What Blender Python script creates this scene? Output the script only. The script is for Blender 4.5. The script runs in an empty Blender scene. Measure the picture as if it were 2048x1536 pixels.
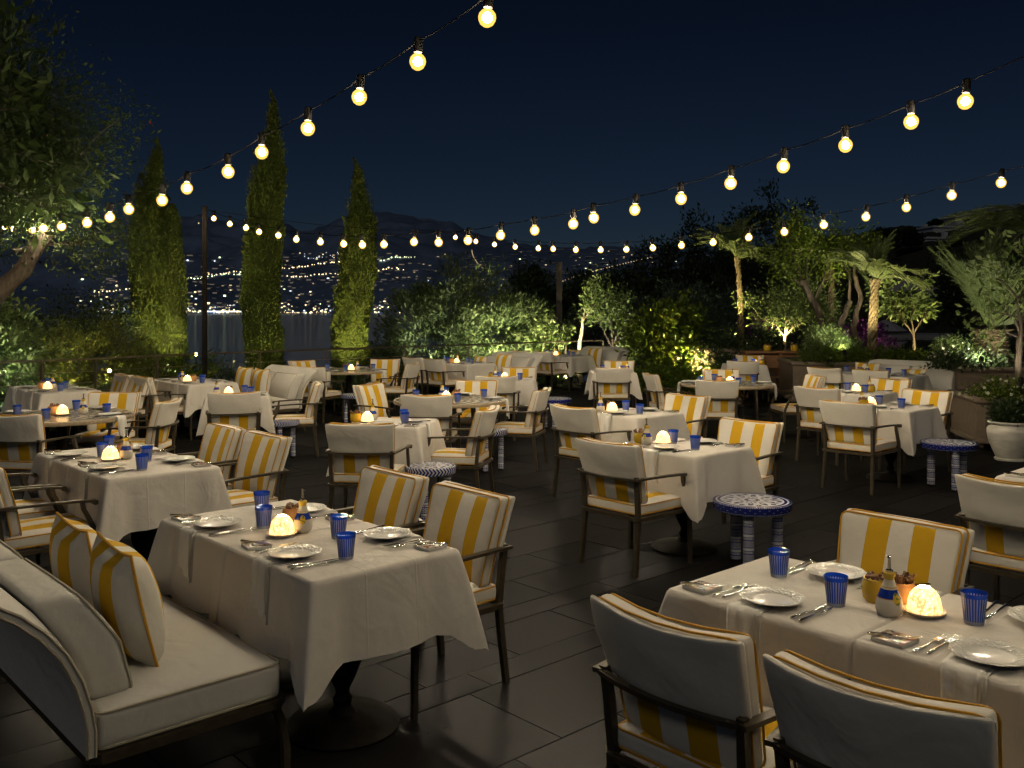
import bpy, math, random
import numpy as np
from mathutils import Vector, Matrix

random.seed(7)
SC = bpy.context.scene
COL = SC.collection

# ------------------------------------------------------------------ camera, sky, exposure
F, HZ, CH = 1844.0, 622.0, 1.75          # focal length and horizon in photo pixels, eye height in metres
cam_d = bpy.data.cameras.new('camera')
cam_d.sensor_width = 36.0
cam_d.lens = F / 2048.0 * 36.0
cam_d.shift_y = -(768.0 - HZ) / 2048.0
cam_d.clip_start = 0.05
cam_d.clip_end = 12000.0
cam = bpy.data.objects.new('camera', cam_d)
COL.objects.link(cam)
cam.location = (0, 0, CH)
cam.rotation_euler = (math.radians(90), 0, 0)
SC.camera = cam

world = bpy.data.worlds.new('World')
SC.world = world
world.use_nodes = True
wn, wl = world.node_tree.nodes, world.node_tree.links
wn.clear()
w_out = wn.new('ShaderNodeOutputWorld')
w_bg = wn.new('ShaderNodeBackground')
w_sky = wn.new('ShaderNodeTexSky')
w_sky.sky_type = 'NISHITA'
w_sky.sun_disc = False
SUN_EL, SUN_ROT = math.radians(38), math.radians(200)
w_sky.sun_elevation = SUN_EL
w_sky.sun_rotation = SUN_ROT
w_sky.ozone_density = 3.0
w_sky.dust_density = 0.3
w_tint = wn.new('ShaderNodeMix'); w_tint.data_type = 'RGBA'; w_tint.blend_type = 'MULTIPLY'
w_tint.inputs['Factor'].default_value = 1.0
w_geo = wn.new('ShaderNodeNewGeometry'); w_sep = wn.new('ShaderNodeSeparateXYZ'); w_abs = wn.new('ShaderNodeMath'); w_abs.operation = 'ABSOLUTE'
w_rmp = wn.new('ShaderNodeValToRGB')
w_rmp.color_ramp.elements[0].position = 0.0; w_rmp.color_ramp.elements[0].color = (0.54, 0.74, 1.06, 1)
w_rmp.color_ramp.elements[1].position = 0.32; w_rmp.color_ramp.elements[1].color = (0.31, 0.375, 0.56, 1)
wl.new(w_geo.outputs['Incoming'], w_sep.inputs[0]); wl.new(w_sep.outputs[2], w_abs.inputs[0]); wl.new(w_abs.outputs[0], w_rmp.inputs[0]); wl.new(w_rmp.outputs[0], w_tint.inputs['B'])
wl.new(w_sky.outputs[0], w_tint.inputs['A'])
wl.new(w_tint.outputs['Result'], w_bg.inputs['Color'])
w_bg.inputs['Strength'].default_value = 0.0041
wl.new(w_bg.outputs[0], w_out.inputs['Surface'])

fill_d = bpy.data.lights.new('fill_sun', 'SUN')  # added warm fill from behind the viewer; no moon is seen
fill_d.energy = 0.15
fill_d.angle = math.radians(10)
fill_d.color = (1.0, 0.92, 0.76)
fill_o = bpy.data.objects.new('fill_sun', fill_d)
COL.objects.link(fill_o)
fill_o.rotation_euler = (math.radians(90) - SUN_EL, 0, math.radians(180) - SUN_ROT)

SC.view_settings.view_transform = 'Standard'
SC.view_settings.look = 'None'
SC.view_settings.gamma = 1.0
SC.view_settings.exposure = 0.0
SC.view_settings.use_curve_mapping = False
SC.render.engine = 'CYCLES'
SC.cycles.use_denoising = True
SC.cycles.max_bounces = 6
SC.cycles.diffuse_bounces = 3
SC.cycles.glossy_bounces = 3
SC.cycles.transmission_bounces = 4
SC.cycles.transparent_max_bounces = 12
SC.cycles.sample_clamp_indirect = 4.0
SC.cycles.caustics_reflective = False
SC.cycles.caustics_refractive = False
SC.cycles.use_light_tree = True

# ------------------------------------------------------------------ helpers
UA = math.atan2(0.678, 0.735)            # direction in which the terrace tiles and most tables run
U = Vector((0.735, 0.678)); V = Vector((-0.678, 0.735))

def on_floor(px, py, z=0.0):
    """ground position of something seen at photo pixel px, py and standing z metres up"""
    d = F * (CH - z) / (py - HZ)
    return Vector(((px - 1024.0) / F * d, d, z))

def at_depth(px, py, d):
    return Vector(((px - 1024.0) / F * d, d, CH + (HZ - py) * d / F))

def tag(o, label=None, cat=None, group=None, kind=None):
    if label: o['label'] = label
    if cat: o['category'] = cat
    if group: o['group'] = group
    if kind: o['kind'] = kind
    return o

def empty(name, loc=(0, 0, 0), rz=0.0, label=None, cat=None, group=None):
    o = bpy.data.objects.new(name, None)
    o.empty_display_size = 0.1
    COL.objects.link(o)
    o.location = loc
    o.rotation_euler = (0, 0, rz)
    return tag(o, label, cat, group)

def link(name, me, parent=None, mat=None):
    o = bpy.data.objects.new(name, me)
    COL.objects.link(o)
    if parent is not None: o.parent = parent
    return o

class MB:
    """collects vertices and faces, then builds one mesh"""
    def __init__(s):
        s.v = []; s.f = []; s.m = []
    def add(s, v, f, m=0):
        b = len(s.v)
        s.v.extend([tuple(p) for p in v])
        for q in f:
            s.f.append([i + b for i in q]); s.m.append(m)
        return s
    def box(s, c, d, m=0, rz=0.0, taper=1.0):
        x, y, z = d[0] / 2, d[1] / 2, d[2] / 2
        ca, sa = math.cos(rz), math.sin(rz)
        vv = []
        for k in (-1, 1):
            t = taper if k > 0 else 1.0
            for i, j in ((-1, -1), (1, -1), (1, 1), (-1, 1)):
                px, py = i * x * t, j * y * t
                vv.append((c[0] + px * ca - py * sa, c[1] + px * sa + py * ca, c[2] + k * z))
        s.add(vv, [(3, 2, 1, 0), (4, 5, 6, 7), (0, 1, 5, 4), (1, 2, 6, 5), (2, 3, 7, 6), (3, 0, 4, 7)], m)
        return s
    def tube(s, pts, r, n=6, m=0, closed=False, flat=1.0, cap=True):
        pts = [Vector(p) for p in pts]
        N = len(pts)
        rr = r if isinstance(r, (list, tuple)) else [r] * N
        rings = []
        prev = None
        for i, p in enumerate(pts):
            if closed: t = pts[(i + 1) % N] - pts[i - 1]
            else: t = pts[min(i + 1, N - 1)] - pts[max(i - 1, 0)]
            if t.length < 1e-9: t = Vector((0, 0, 1))
            t.normalize()
            if prev is None:
                a = Vector((0, 0, 1)) if abs(t.z) < 0.9 else Vector((0, 1, 0))
                x = t.cross(a).normalized()
            else:
                x = prev - t * prev.dot(t)
                if x.length < 1e-6: x = t.orthogonal()
                x.normalize()
            y = t.cross(x)
            prev = x
            rings.append([p + x * (math.cos(2 * math.pi * k / n + math.pi / n) * rr[i]) + y * (math.sin(2 * math.pi * k / n + math.pi / n) * rr[i] * flat) for k in range(n)])
        v = [q for ring in rings for q in ring]
        f = []
        M = N if closed else N - 1
        for i in range(M):
            a, b = i * n, ((i + 1) % N) * n
            for k in range(n):
                f.append((a + k, a + (k + 1) % n, b + (k + 1) % n, b + k))
        if not closed and cap:
            f.append(tuple(range(n - 1, -1, -1)))
            f.append(tuple((N - 1) * n + k for k in range(n)))
        s.add(v, f, m)
        return s
    def lathe(s, prof, n=20, m=0, c=(0, 0, 0), mfun=None, ang0=0.0):
        v = []; f = []
        K = len(prof)
        for r, z in prof:
            for k in range(n):
                a = 2 * math.pi * k / n + ang0
                v.append((c[0] + r * math.cos(a), c[1] + r * math.sin(a), c[2] + z))
        b = len(s.v)
        s.v.extend(v)
        for i in range(K - 1):
            for k in range(n):
                s.f.append([b + i * n + k, b + i * n + (k + 1) % n, b + (i + 1) * n + (k + 1) % n, b + (i + 1) * n + k])
                s.m.append(mfun(i) if mfun else m)
        if prof[0][0] > 1e-5:
            s.f.append([b + k for k in range(n - 1, -1, -1)]); s.m.append(mfun(0) if mfun else m)
        if prof[-1][0] > 1e-5:
            s.f.append([b + (K - 1) * n + k for k in range(n)]); s.m.append(mfun(K - 2) if mfun else m)
        return s
    def deform(s, fn):
        s.v = [tuple(fn(*p)) for p in s.v]
        return s
    def mesh(s, name, mats, smooth=True, auto=None):
        me = bpy.data.meshes.new(name)
        me.from_pydata(s.v, [], s.f)
        for m in (mats if isinstance(mats, (list, tuple)) else [mats]):
            me.materials.append(m)
        me.polygons.foreach_set('material_index', s.m)
        if smooth:
            me.polygons.foreach_set('use_smooth', [True] * len(s.f))
            if auto is not None:
                me.set_sharp_from_angle(angle=math.radians(auto))
        me.update()
        return me
    def build(s, name, mats, parent=None, smooth=True, auto=40):
        return link(name, s.mesh(name, mats, smooth, auto), parent)

def rbox(hx, hy, hz, r, k=3, mid=3, mfun=None):
    """rounded box centred on the origin; returns verts, faces, face material"""
    def ax(h):
        e = [-h + r * (1 - math.cos(math.pi / 2 * i / k)) for i in range(k + 1)]
        m = [(-h + r) + (2 * h - 2 * r) * i / mid for i in range(1, mid)]
        return e + m + [-q for q in reversed(e)]
    A = [ax(hx), ax(hy), ax(hz)]
    H = (hx, hy, hz)
    idx = {}; v = []; f = []; mt = []
    def vert(q):
        inner = [max(-(h - r), min(h - r, c)) for c, h in zip(q, H)]
        d = Vector([a - b for a, b in zip(q, inner)])
        d.normalize()
        p = tuple(round(i + r * c, 5) for i, c in zip(inner, d))
        if p not in idx:
            idx[p] = len(v); v.append(p)
        return idx[p]
    for a in range(3):
        b, c = (a + 1) % 3, (a + 2) % 3
        for sg in (-1, 1):
            for i in range(len(A[b]) - 1):
                for j in range(len(A[c]) - 1):
                    q = []
                    for bb, cc in ((i, j), (i + 1, j), (i + 1, j + 1), (i, j + 1)):
                        p = [0, 0, 0]; p[a] = sg * H[a]; p[b] = A[b][bb]; p[c] = A[c][cc]
                        q.append(vert(p))
                    if sg < 0: q.reverse()
                    u = []
                    for t in q:
                        if t not in u: u.append(t)
                    if len(u) < 3: continue
                    f.append(u)
                    cb = (A[b][i] + A[b][i + 1]) / 2; cc2 = (A[c][j] + A[c][j + 1]) / 2
                    inside = abs(cb) < H[b] - r * 0.45 and abs(cc2) < H[c] - r * 0.45
                    mt.append(mfun(a, sg, inside) if mfun else 0)
    return v, f, mt

def add_rbox(mb, c, h, r, k=3, mid=3, mfun=None, fn=None, m=0):
    v, f, mt = rbox(h[0], h[1], h[2], r, k, mid, mfun)
    v = [(p[0] + c[0], p[1] + c[1], p[2] + c[2]) for p in v]
    if fn: v = [tuple(fn(*p)) for p in v]
    b = len(mb.v)
    mb.v.extend(v)
    for q, t in zip(f, mt):
        mb.f.append([i + b for i in q]); mb.m.append(t if mfun else m)
    return mb

def rrect(hx, hy, r, n=4):
    out = []
    for cx, cy, a0 in ((hx - r, hy - r, 0), (-hx + r, hy - r, 90), (-hx + r, -hy + r, 180), (hx - r, -hy + r, 270)):
        for k in range(n + 1):
            a = math.radians(a0 + 90.0 * k / n)
            out.append((cx + r * math.cos(a), cy + r * math.sin(a)))
    return out

def subdiv_path(p, step):
    out = []
    N = len(p)
    for i in range(N):
        a, b = Vector(p[i]), Vector(p[(i + 1) % N])
        k = max(1, int((b - a).length / step))
        for j in range(k): out.append(tuple(a.lerp(b, j / k)))
    return out

def copy_tree(o, parent=None):
    c = o.copy()
    COL.objects.link(c)
    c.parent = parent
    if parent is not None: c.matrix_parent_inverse = o.matrix_parent_inverse.copy()
    for ch in list(o.children):
        copy_tree(ch, c)
    return c

# ------------------------------------------------------------------ materials
def nmat(name):
    m = bpy.data.materials.new(name)
    m.use_nodes = True
    n = m.node_tree.nodes
    b = n['Principled BSDF']
    return m, n, m.node_tree.links, b

def setp(b, col=None, rough=None, metal=None, spec=None):
    if col is not None: b.inputs['Base Color'].default_value = (*col, 1)
    if rough is not None: b.inputs['Roughness'].default_value = rough
    if metal is not None: b.inputs['Metallic'].default_value = metal
    if spec is not None: b.inputs['Specular IOR Level'].default_value = spec

def noise_col(n, l, b, c1, c2, scale, detail=4, coord='Object', stretch=None, rough=0.6):
    tc = n.new('ShaderNodeTexCoord')
    src = tc.outputs[coord]
    if stretch:
        mp = n.new('ShaderNodeMapping'); mp.inputs['Scale'].default_value = stretch
        l.new(src, mp.inputs['Vector']); src = mp.outputs[0]
    t = n.new('ShaderNodeTexNoise'); t.inputs['Scale'].default_value = scale; t.inputs['Detail'].default_value = detail
    t.inputs['Roughness'].default_value = rough
    l.new(src, t.inputs['Vector'])
    r = n.new('ShaderNodeValToRGB')
    r.color_ramp.elements[0].position = 0.3; r.color_ramp.elements[0].color = (*c1, 1)
    r.color_ramp.elements[1].position = 0.7; r.color_ramp.elements[1].color = (*c2, 1)
    l.new(t.outputs['Fac'], r.inputs[0])
    if b is not None: l.new(r.outputs[0], b.inputs['Base Color'])
    return src, t, r

def bump(n, l, b, height, strength=0.2, dist=0.01):
    bp = n.new('ShaderNodeBump')
    bp.inputs['Strength'].default_value = strength
    bp.inputs['Distance'].default_value = dist
    l.new(height, bp.inputs['Height'])
    l.new(bp.outputs[0], b.inputs['Normal'])
    return bp

def math_n(n, l, op, a, b=None, c=None):
    m = n.new('ShaderNodeMath'); m.operation = op
    for i, x in enumerate((a, b, c)):
        if x is None: continue
        if isinstance(x, (int, float)): m.inputs[i].default_value = x
        else: l.new(x, m.inputs[i])
    return m.outputs[0]

def mix_col(n, l, fac, a, b):
    m = n.new('ShaderNodeMix'); m.data_type = 'RGBA'
    if isinstance(fac, (int, float)): m.inputs['Factor'].default_value = fac
    else: l.new(fac, m.inputs['Factor'])
    for key, x in (('A', a), ('B', b)):
        if isinstance(x, tuple): m.inputs[key].default_value = (*x, 1)
        else: l.new(x, m.inputs[key])
    return m.outputs['Result']

def fabric_base(name, col, var=0.06, weave=900.0, strength=0.25, crease=0.0):
    m, n, l, b = nmat(name)
    setp(b, col, 0.9, 0, 0.2)
    tc = n.new('ShaderNodeTexCoord')
    ob = n.new('ShaderNodeObjectInfo')
    vo_ = n.new('ShaderNodeVectorMath'); vo_.operation = 'ADD'
    cb = n.new('ShaderNodeCombineXYZ'); l.new(math_n(n, l, 'MULTIPLY', ob.outputs['Random'], 37.0), cb.inputs[0]); l.new(math_n(n, l, 'MULTIPLY', ob.outputs['Random'], 91.0), cb.inputs[1])
    l.new(tc.outputs['Object'], vo_.inputs[0]); l.new(cb.outputs[0], vo_.inputs[1])
    t = n.new('ShaderNodeTexNoise'); t.inputs['Scale'].default_value = 9; t.inputs['Detail'].default_value = 6
    l.new(vo_.outputs[0], t.inputs['Vector'])
    mp = n.new('ShaderNodeMapping'); mp.inputs['Scale'].default_value = (1, 1, 0.06)
    l.new(tc.outputs['Object'], mp.inputs['Vector'])
    t2 = n.new('ShaderNodeTexNoise'); t2.inputs['Scale'].default_value = weave / 3; t2.inputs['Detail'].default_value = 2
    l.new(mp.outputs[0], t2.inputs['Vector'])
    dark = tuple(c * (1 - 2.2 * var) for c in col)
    f = math_n(n, l, 'MULTIPLY_ADD', t2.outputs['Fac'], 0.45, math_n(n, l, 'MULTIPLY', t.outputs['Fac'], 0.6))
    c = mix_col(n, l, f, dark, tuple(min(1, c * (1 + var)) for c in col))
    t3 = n.new('ShaderNodeTexNoise'); t3.inputs['Scale'].default_value = 14; t3.inputs['Detail'].default_value = 3
    l.new(vo_.outputs[0], t3.inputs['Vector'])
    t4 = n.new('ShaderNodeTexNoise'); t4.inputs['Scale'].default_value = 4.0; t4.inputs['Detail'].default_value = 2; t4.inputs['Distortion'].default_value = 1.6
    l.new(vo_.outputs[0], t4.inputs['Vector'])
    h = math_n(n, l, 'MULTIPLY_ADD', t2.outputs['Fac'], 0.05, math_n(n, l, 'MULTIPLY_ADD', t4.outputs['Fac'], 2.2, t3.outputs['Fac']))
    if crease:
        sx_ = n.new('ShaderNodeSeparateXYZ'); l.new(tc.outputs['Object'], sx_.inputs[0])
        for ch in (0, 1):
            e = math_n(n, l, 'ABSOLUTE', math_n(n, l, 'SUBTRACT', math_n(n, l, 'ABSOLUTE', sx_.outputs[ch]), 0.118))
            k = math_n(n, l, 'MAXIMUM', 0.0, math_n(n, l, 'SUBTRACT', 1.0, math_n(n, l, 'MULTIPLY', e, 170.0)))
            h = math_n(n, l, 'MULTIPLY_ADD', k, crease, h)
    bump(n, l, b, h, strength, 0.014)
    return m, n, l, b, tc, c

M = {}
WHITE = (0.72, 0.69, 0.63); YEL = (0.60, 0.355, 0.016)
m, n, l, b, tc, c = fabric_base('cream_canvas', WHITE)
l.new(c, b.inputs['Base Color']); M['canvas'] = m
m, n, l, b, tc, c = fabric_base('sofa_canvas', (0.60, 0.59, 0.56))
l.new(c, b.inputs['Base Color']); M['sofa'] = m
m, n, l, b, tc, c = fabric_base('striped_canvas', WHITE)
sx = n.new('ShaderNodeSeparateXYZ'); l.new(tc.outputs['Object'], sx.inputs[0])
ax = math_n(n, l, 'ABSOLUTE', sx.outputs['X'])
fac = math_n(n, l, 'MULTIPLY', math_n(n, l, 'GREATER_THAN', ax, 0.05), math_n(n, l, 'LESS_THAN', ax, 0.145))
l.new(mix_col(n, l, fac, c, YEL), b.inputs['Base Color']); M['stripe'] = m
m, n, l, b, tc, c = fabric_base('table_linen', (0.66, 0.63, 0.59), 0.05, 700, 0.30, 0.30)
l.new(c, b.inputs['Base Color']); M['linen'] = m
m, n, l, b, tc, c = fabric_base('napkin_linen', (0.74, 0.73, 0.70), 0.04, 700, 0.5)
l.new(c, b.inputs['Base Color']); M['napkin'] = m
m, n, l, b = nmat('yellow_piping'); setp(b, (0.56, 0.29, 0.012), 0.7); M['piping'] = m
m, n, l, b = nmat('sofa_piping'); setp(b, (0.42, 0.38, 0.30), 0.8); M['sofa_piping'] = m
m, n, l, b = nmat('bronze_metal'); setp(b, None, 0.42, 0.25)
noise_col(n, l, b, (0.046, 0.037, 0.023), (0.080, 0.064, 0.042), 30); M['bronze'] = m
m, n, l, b = nmat('black_iron'); setp(b, None, 0.6, 0.0, 0.12)
src, t, r = noise_col(n, l, b, (0.006, 0.005, 0.004), (0.016, 0.013, 0.011), 25)
bump(n, l, b, t.outputs['Fac'], 0.3, 0.004); M['iron'] = m
m, n, l, b = nmat('dark_cable'); setp(b, (0.006, 0.0055, 0.005), 1.0, 0, 0.0); M['cable'] = m
m, n, l, b = nmat('bulb_socket'); setp(b, (0.006, 0.005, 0.0045), 0.6, 0, 0.2); M['socket'] = m
m, n, l, b = nmat('silver'); setp(b, (0.62, 0.61, 0.58), 0.16, 1.0)
src, t, r = noise_col(n, l, None, (0, 0, 0), (1, 1, 1), 160, 2); bump(n, l, b, t.outputs['Fac'], 0.35, 0.002); M['silver'] = m
m, n, l, b = nmat('chrome_spout'); setp(b, (0.6, 0.58, 0.52), 0.15, 1.0); M['chrome'] = m

# plate: glazed, embossed rim
m, n, l, b = nmat('glazed_plate'); setp(b, (0.66, 0.66, 0.63), 0.14, 0, 0.6)
tc = n.new('ShaderNodeTexCoord'); vo = n.new('ShaderNodeTexVoronoi'); vo.inputs['Scale'].default_value = 95
l.new(tc.outputs['Object'], vo.inputs['Vector'])
sx = n.new('ShaderNodeSeparateXYZ'); l.new(tc.outputs['Object'], sx.inputs[0])
rad = math_n(n, l, 'SQRT', math_n(n, l, 'ADD', math_n(n, l, 'MULTIPLY', sx.outputs[0], sx.outputs[0]), math_n(n, l, 'MULTIPLY', sx.outputs[1], sx.outputs[1])))
rim = math_n(n, l, 'GREATER_THAN', rad, 0.069)
bump(n, l, b, math_n(n, l, 'MULTIPLY', vo.outputs['Distance'], rim), 0.9, 0.004); M['plate'] = m

# cobalt tumbler with clear vertical cuts
m, n, l, b = nmat('cobalt_cut_glass')
out = n['Material Output']
tc = n.new('ShaderNodeTexCoord'); sx = n.new('ShaderNodeSeparateXYZ'); l.new(tc.outputs['Object'], sx.inputs[0])
ang = math_n(n, l, 'ARCTAN2', sx.outputs[1], sx.outputs[0])
sn = math_n(n, l, 'SINE', math_n(n, l, 'MULTIPLY', ang, 26.0))
cut = math_n(n, l, 'GREATER_THAN', sn, 0.25)
lowz = math_n(n, l, 'LESS_THAN', sx.outputs[2], 0.012)
hiz = math_n(n, l, 'LESS_THAN', sx.outputs[2], 0.086)
cut = math_n(n, l, 'MULTIPLY', cut, hiz)
cut = math_n(n, l, 'MAXIMUM', cut, lowz)
colr = mix_col(n, l, cut, (0.10, 0.34, 1.0), (0.92, 0.95, 1.0))
tr = n.new('ShaderNodeBsdfTransparent'); l.new(colr, tr.inputs[0])
df = n.new('ShaderNodeBsdfTranslucent'); l.new(mix_col(n, l, cut, (0.05, 0.24, 1.0), (0.9, 0.93, 1.0)), df.inputs[0])
dd = n.new('ShaderNodeBsdfDiffuse'); l.new(mix_col(n, l, cut, (0.04, 0.17, 1.0), (0.88, 0.92, 1.0)), dd.inputs[0])
md = n.new('ShaderNodeMixShader'); md.inputs[0].default_value = 0.5; l.new(df.outputs[0], md.inputs[1]); l.new(dd.outputs[0], md.inputs[2])
mx = n.new('ShaderNodeMixShader'); mx.inputs[0].default_value = 0.60; l.new(tr.outputs[0], mx.inputs[1]); l.new(md.outputs[0], mx.inputs[2])
gl = n.new('ShaderNodeBsdfGlossy'); gl.inputs['Roughness'].default_value = 0.08
fr = n.new('ShaderNodeFresnel'); fr.inputs['IOR'].default_value = 1.5
mx2 = n.new('ShaderNodeMixShader'); l.new(fr.outputs[0], mx2.inputs[0]); l.new(mx.outputs[0], mx2.inputs[1]); l.new(gl.outputs[0], mx2.inputs[2])
l.new(mx2.outputs[0], out.inputs['Surface']); M['tumbler'] = m

def emit(name, col, s):
    m, n, l, b = nmat(name)
    setp(b, (0.8, 0.8, 0.8), 0.5)
    b.inputs['Emission Color'].default_value = (*col, 1)
    b.inputs['Emission Strength'].default_value = s
    return m, n, l, b

# lit porcelain dome, perforated pattern
m, n, l, b = emit('lit_porcelain_dome', (1.0, 0.56, 0.17), 1.2)
setp(b, (0.8, 0.76, 0.7), 0.35)
tc = n.new('ShaderNodeTexCoord'); vo = n.new('ShaderNodeTexVoronoi'); vo.inputs['Scale'].default_value = 110
l.new(tc.outputs['Object'], vo.inputs['Vector'])
nz = n.new('ShaderNodeTexNoise'); nz.inputs['Scale'].default_value = 45; l.new(tc.outputs['Object'], nz.inputs['Vector'])
rm = n.new('ShaderNodeMapRange'); rm.inputs['From Min'].default_value = 0.1; rm.inputs['From Max'].default_value = 0.75
rm.inputs['To Min'].default_value = 5.2; rm.inputs['To Max'].default_value = 1.0
l.new(math_n(n, l, 'ADD', vo.outputs['Distance'], math_n(n, l, 'MULTIPLY', math_n(n, l, 'SUBTRACT', nz.outputs['Fac'], 0.5), 1.3)), rm.inputs['Value'])
l.new(rm.outputs[0], b.inputs['Emission Strength']); M['dome'] = m
M['domehot'] = emit('dome_candle_opening', (1.0, 0.80, 0.45), 60.0)[0]
m, n, l, b = nmat('glazed_saucer'); setp(b, (0.75, 0.66, 0.55), 0.25); M['saucer'] = m
# festoon bulbs
M['filament'] = emit('lit_filament_core', (1.0, 0.86, 0.66), 720.0)[0]
m, n, l, b = nmat('amber_bulb_glass')
out = n['Material Output']
tr = n.new('ShaderNodeBsdfTransparent'); tr.inputs[0].default_value = (1.0, 0.95, 0.82, 1)
em = n.new('ShaderNodeEmission'); em.inputs[0].default_value = (1.0, 0.58, 0.11, 1); em.inputs[1].default_value = 0.80
ad = n.new('ShaderNodeAddShader')
l.new(tr.outputs[0], ad.inputs[0]); l.new(em.outputs[0], ad.inputs[1])
l.new(ad.outputs[0], out.inputs['Surface']); M['bulbglass'] = m
m.cycles.emission_sampling = 'NONE'

# painted oil bottle: yellow neck, cream shoulder, blue band, white belly
m, n, l, b = nmat('painted_oil_bottle'); setp(b, None, 0.16, 0, 0.6)
tc = n.new('ShaderNodeTexCoord'); sx = n.new('ShaderNodeSeparateXYZ'); l.new(tc.outputs['Object'], sx.inputs[0])
rp = n.new('ShaderNodeValToRGB'); rp.color_ramp.interpolation = 'CONSTANT'
z = math_n(n, l, 'DIVIDE', sx.outputs[2], 0.15)
l.new(z, rp.inputs[0])
els = [(0.0, (0.66, 0.62, 0.54)), (0.40, (0.35, 0.16, 0.02)), (0.415, (0.01, 0.035, 0.30)), (0.60, (0.70, 0.62, 0.45)), (0.63, (0.45, 0.25, 0.02)), (0.645, (0.70, 0.66, 0.54)), (0.80, (0.62, 0.42, 0.06))]
while len(rp.color_ramp.elements) < len(els): rp.color_ramp.elements.new(0.5)
for e, (p, cc) in zip(rp.color_ramp.elements, els): e.position = p; e.color = (*cc, 1)
ang = math_n(n, l, 'ARCTAN2', sx.outputs[1], sx.outputs[0])
lem = math_n(n, l, 'ADD', math_n(n, l, 'MULTIPLY', math_n(n, l, 'POWER', math_n(n, l, 'SUBTRACT', math_n(n, l, 'ABSOLUTE', math_n(n, l, 'ADD', ang, 0.35)), 1.35), 2), 9.0), math_n(n, l, 'MULTIPLY', math_n(n, l, 'POWER', math_n(n, l, 'SUBTRACT', z, 0.42), 2), 60.0))
lm = math_n(n, l, 'LESS_THAN', lem, 1.0)
nz = n.new('ShaderNodeTexNoise'); nz.inputs['Scale'].default_value = 60; l.new(tc.outputs['Object'], nz.inputs['Vector'])
lcol = mix_col(n, l, math_n(n, l, 'GREATER_THAN', nz.outputs['Fac'], 0.55), (0.70, 0.48, 0.04), (0.14, 0.22, 0.05))
l.new(mix_col(n, l, lm, rp.outputs[0], lcol), b.inputs['Base Color']); M['bottle'] = m
m, n, l, b = nmat('yellow_glazed_pot'); setp(b, (0.55, 0.36, 0.02), 0.25, 0, 0.6); M['ypot'] = m
m, n, l, b = nmat('terracotta_pot'); setp(b, (0.62, 0.33, 0.13), 0.35, 0, 0.5); M['opot'] = m
m, n, l, b = nmat('brown_breadsticks'); noise_col(n, l, b, (0.09, 0.035, 0.015), (0.30, 0.16, 0.07), 60); M['bread'] = m
# painted coaster tile
m, n, l, b = nmat('painted_coaster'); setp(b, None, 0.2, 0, 0.5)
tc = n.new('ShaderNodeTexCoord'); vo = n.new('ShaderNodeTexVoronoi'); vo.inputs['Scale'].default_value = 75; l.new(tc.outputs['Object'], vo.inputs['Vector'])
rp = n.new('ShaderNodeValToRGB'); rp.color_ramp.interpolation = 'CONSTANT'
els = [(0, (0.42, 0.38, 0.32)), (0.40, (0.22, 0.03, 0.025)), (0.52, (0.45, 0.41, 0.34)), (0.68, (0.03, 0.05, 0.16)), (0.80, (0.35, 0.22, 0.05)), (0.9, (0.05, 0.11, 0.04))]
while len(rp.color_ramp.elements) < len(els): rp.color_ramp.elements.new(0.5)
for e, (p, cc) in zip(rp.color_ramp.elements, els): e.position = p; e.color = (*cc, 1)
sp = n.new('ShaderNodeSeparateColor'); l.new(vo.outputs['Color'], sp.inputs[0]); l.new(sp.outputs[0], rp.inputs[0])
l.new(rp.outputs[0], b.inputs['Base Color']); M['coaster'] = m

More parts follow.
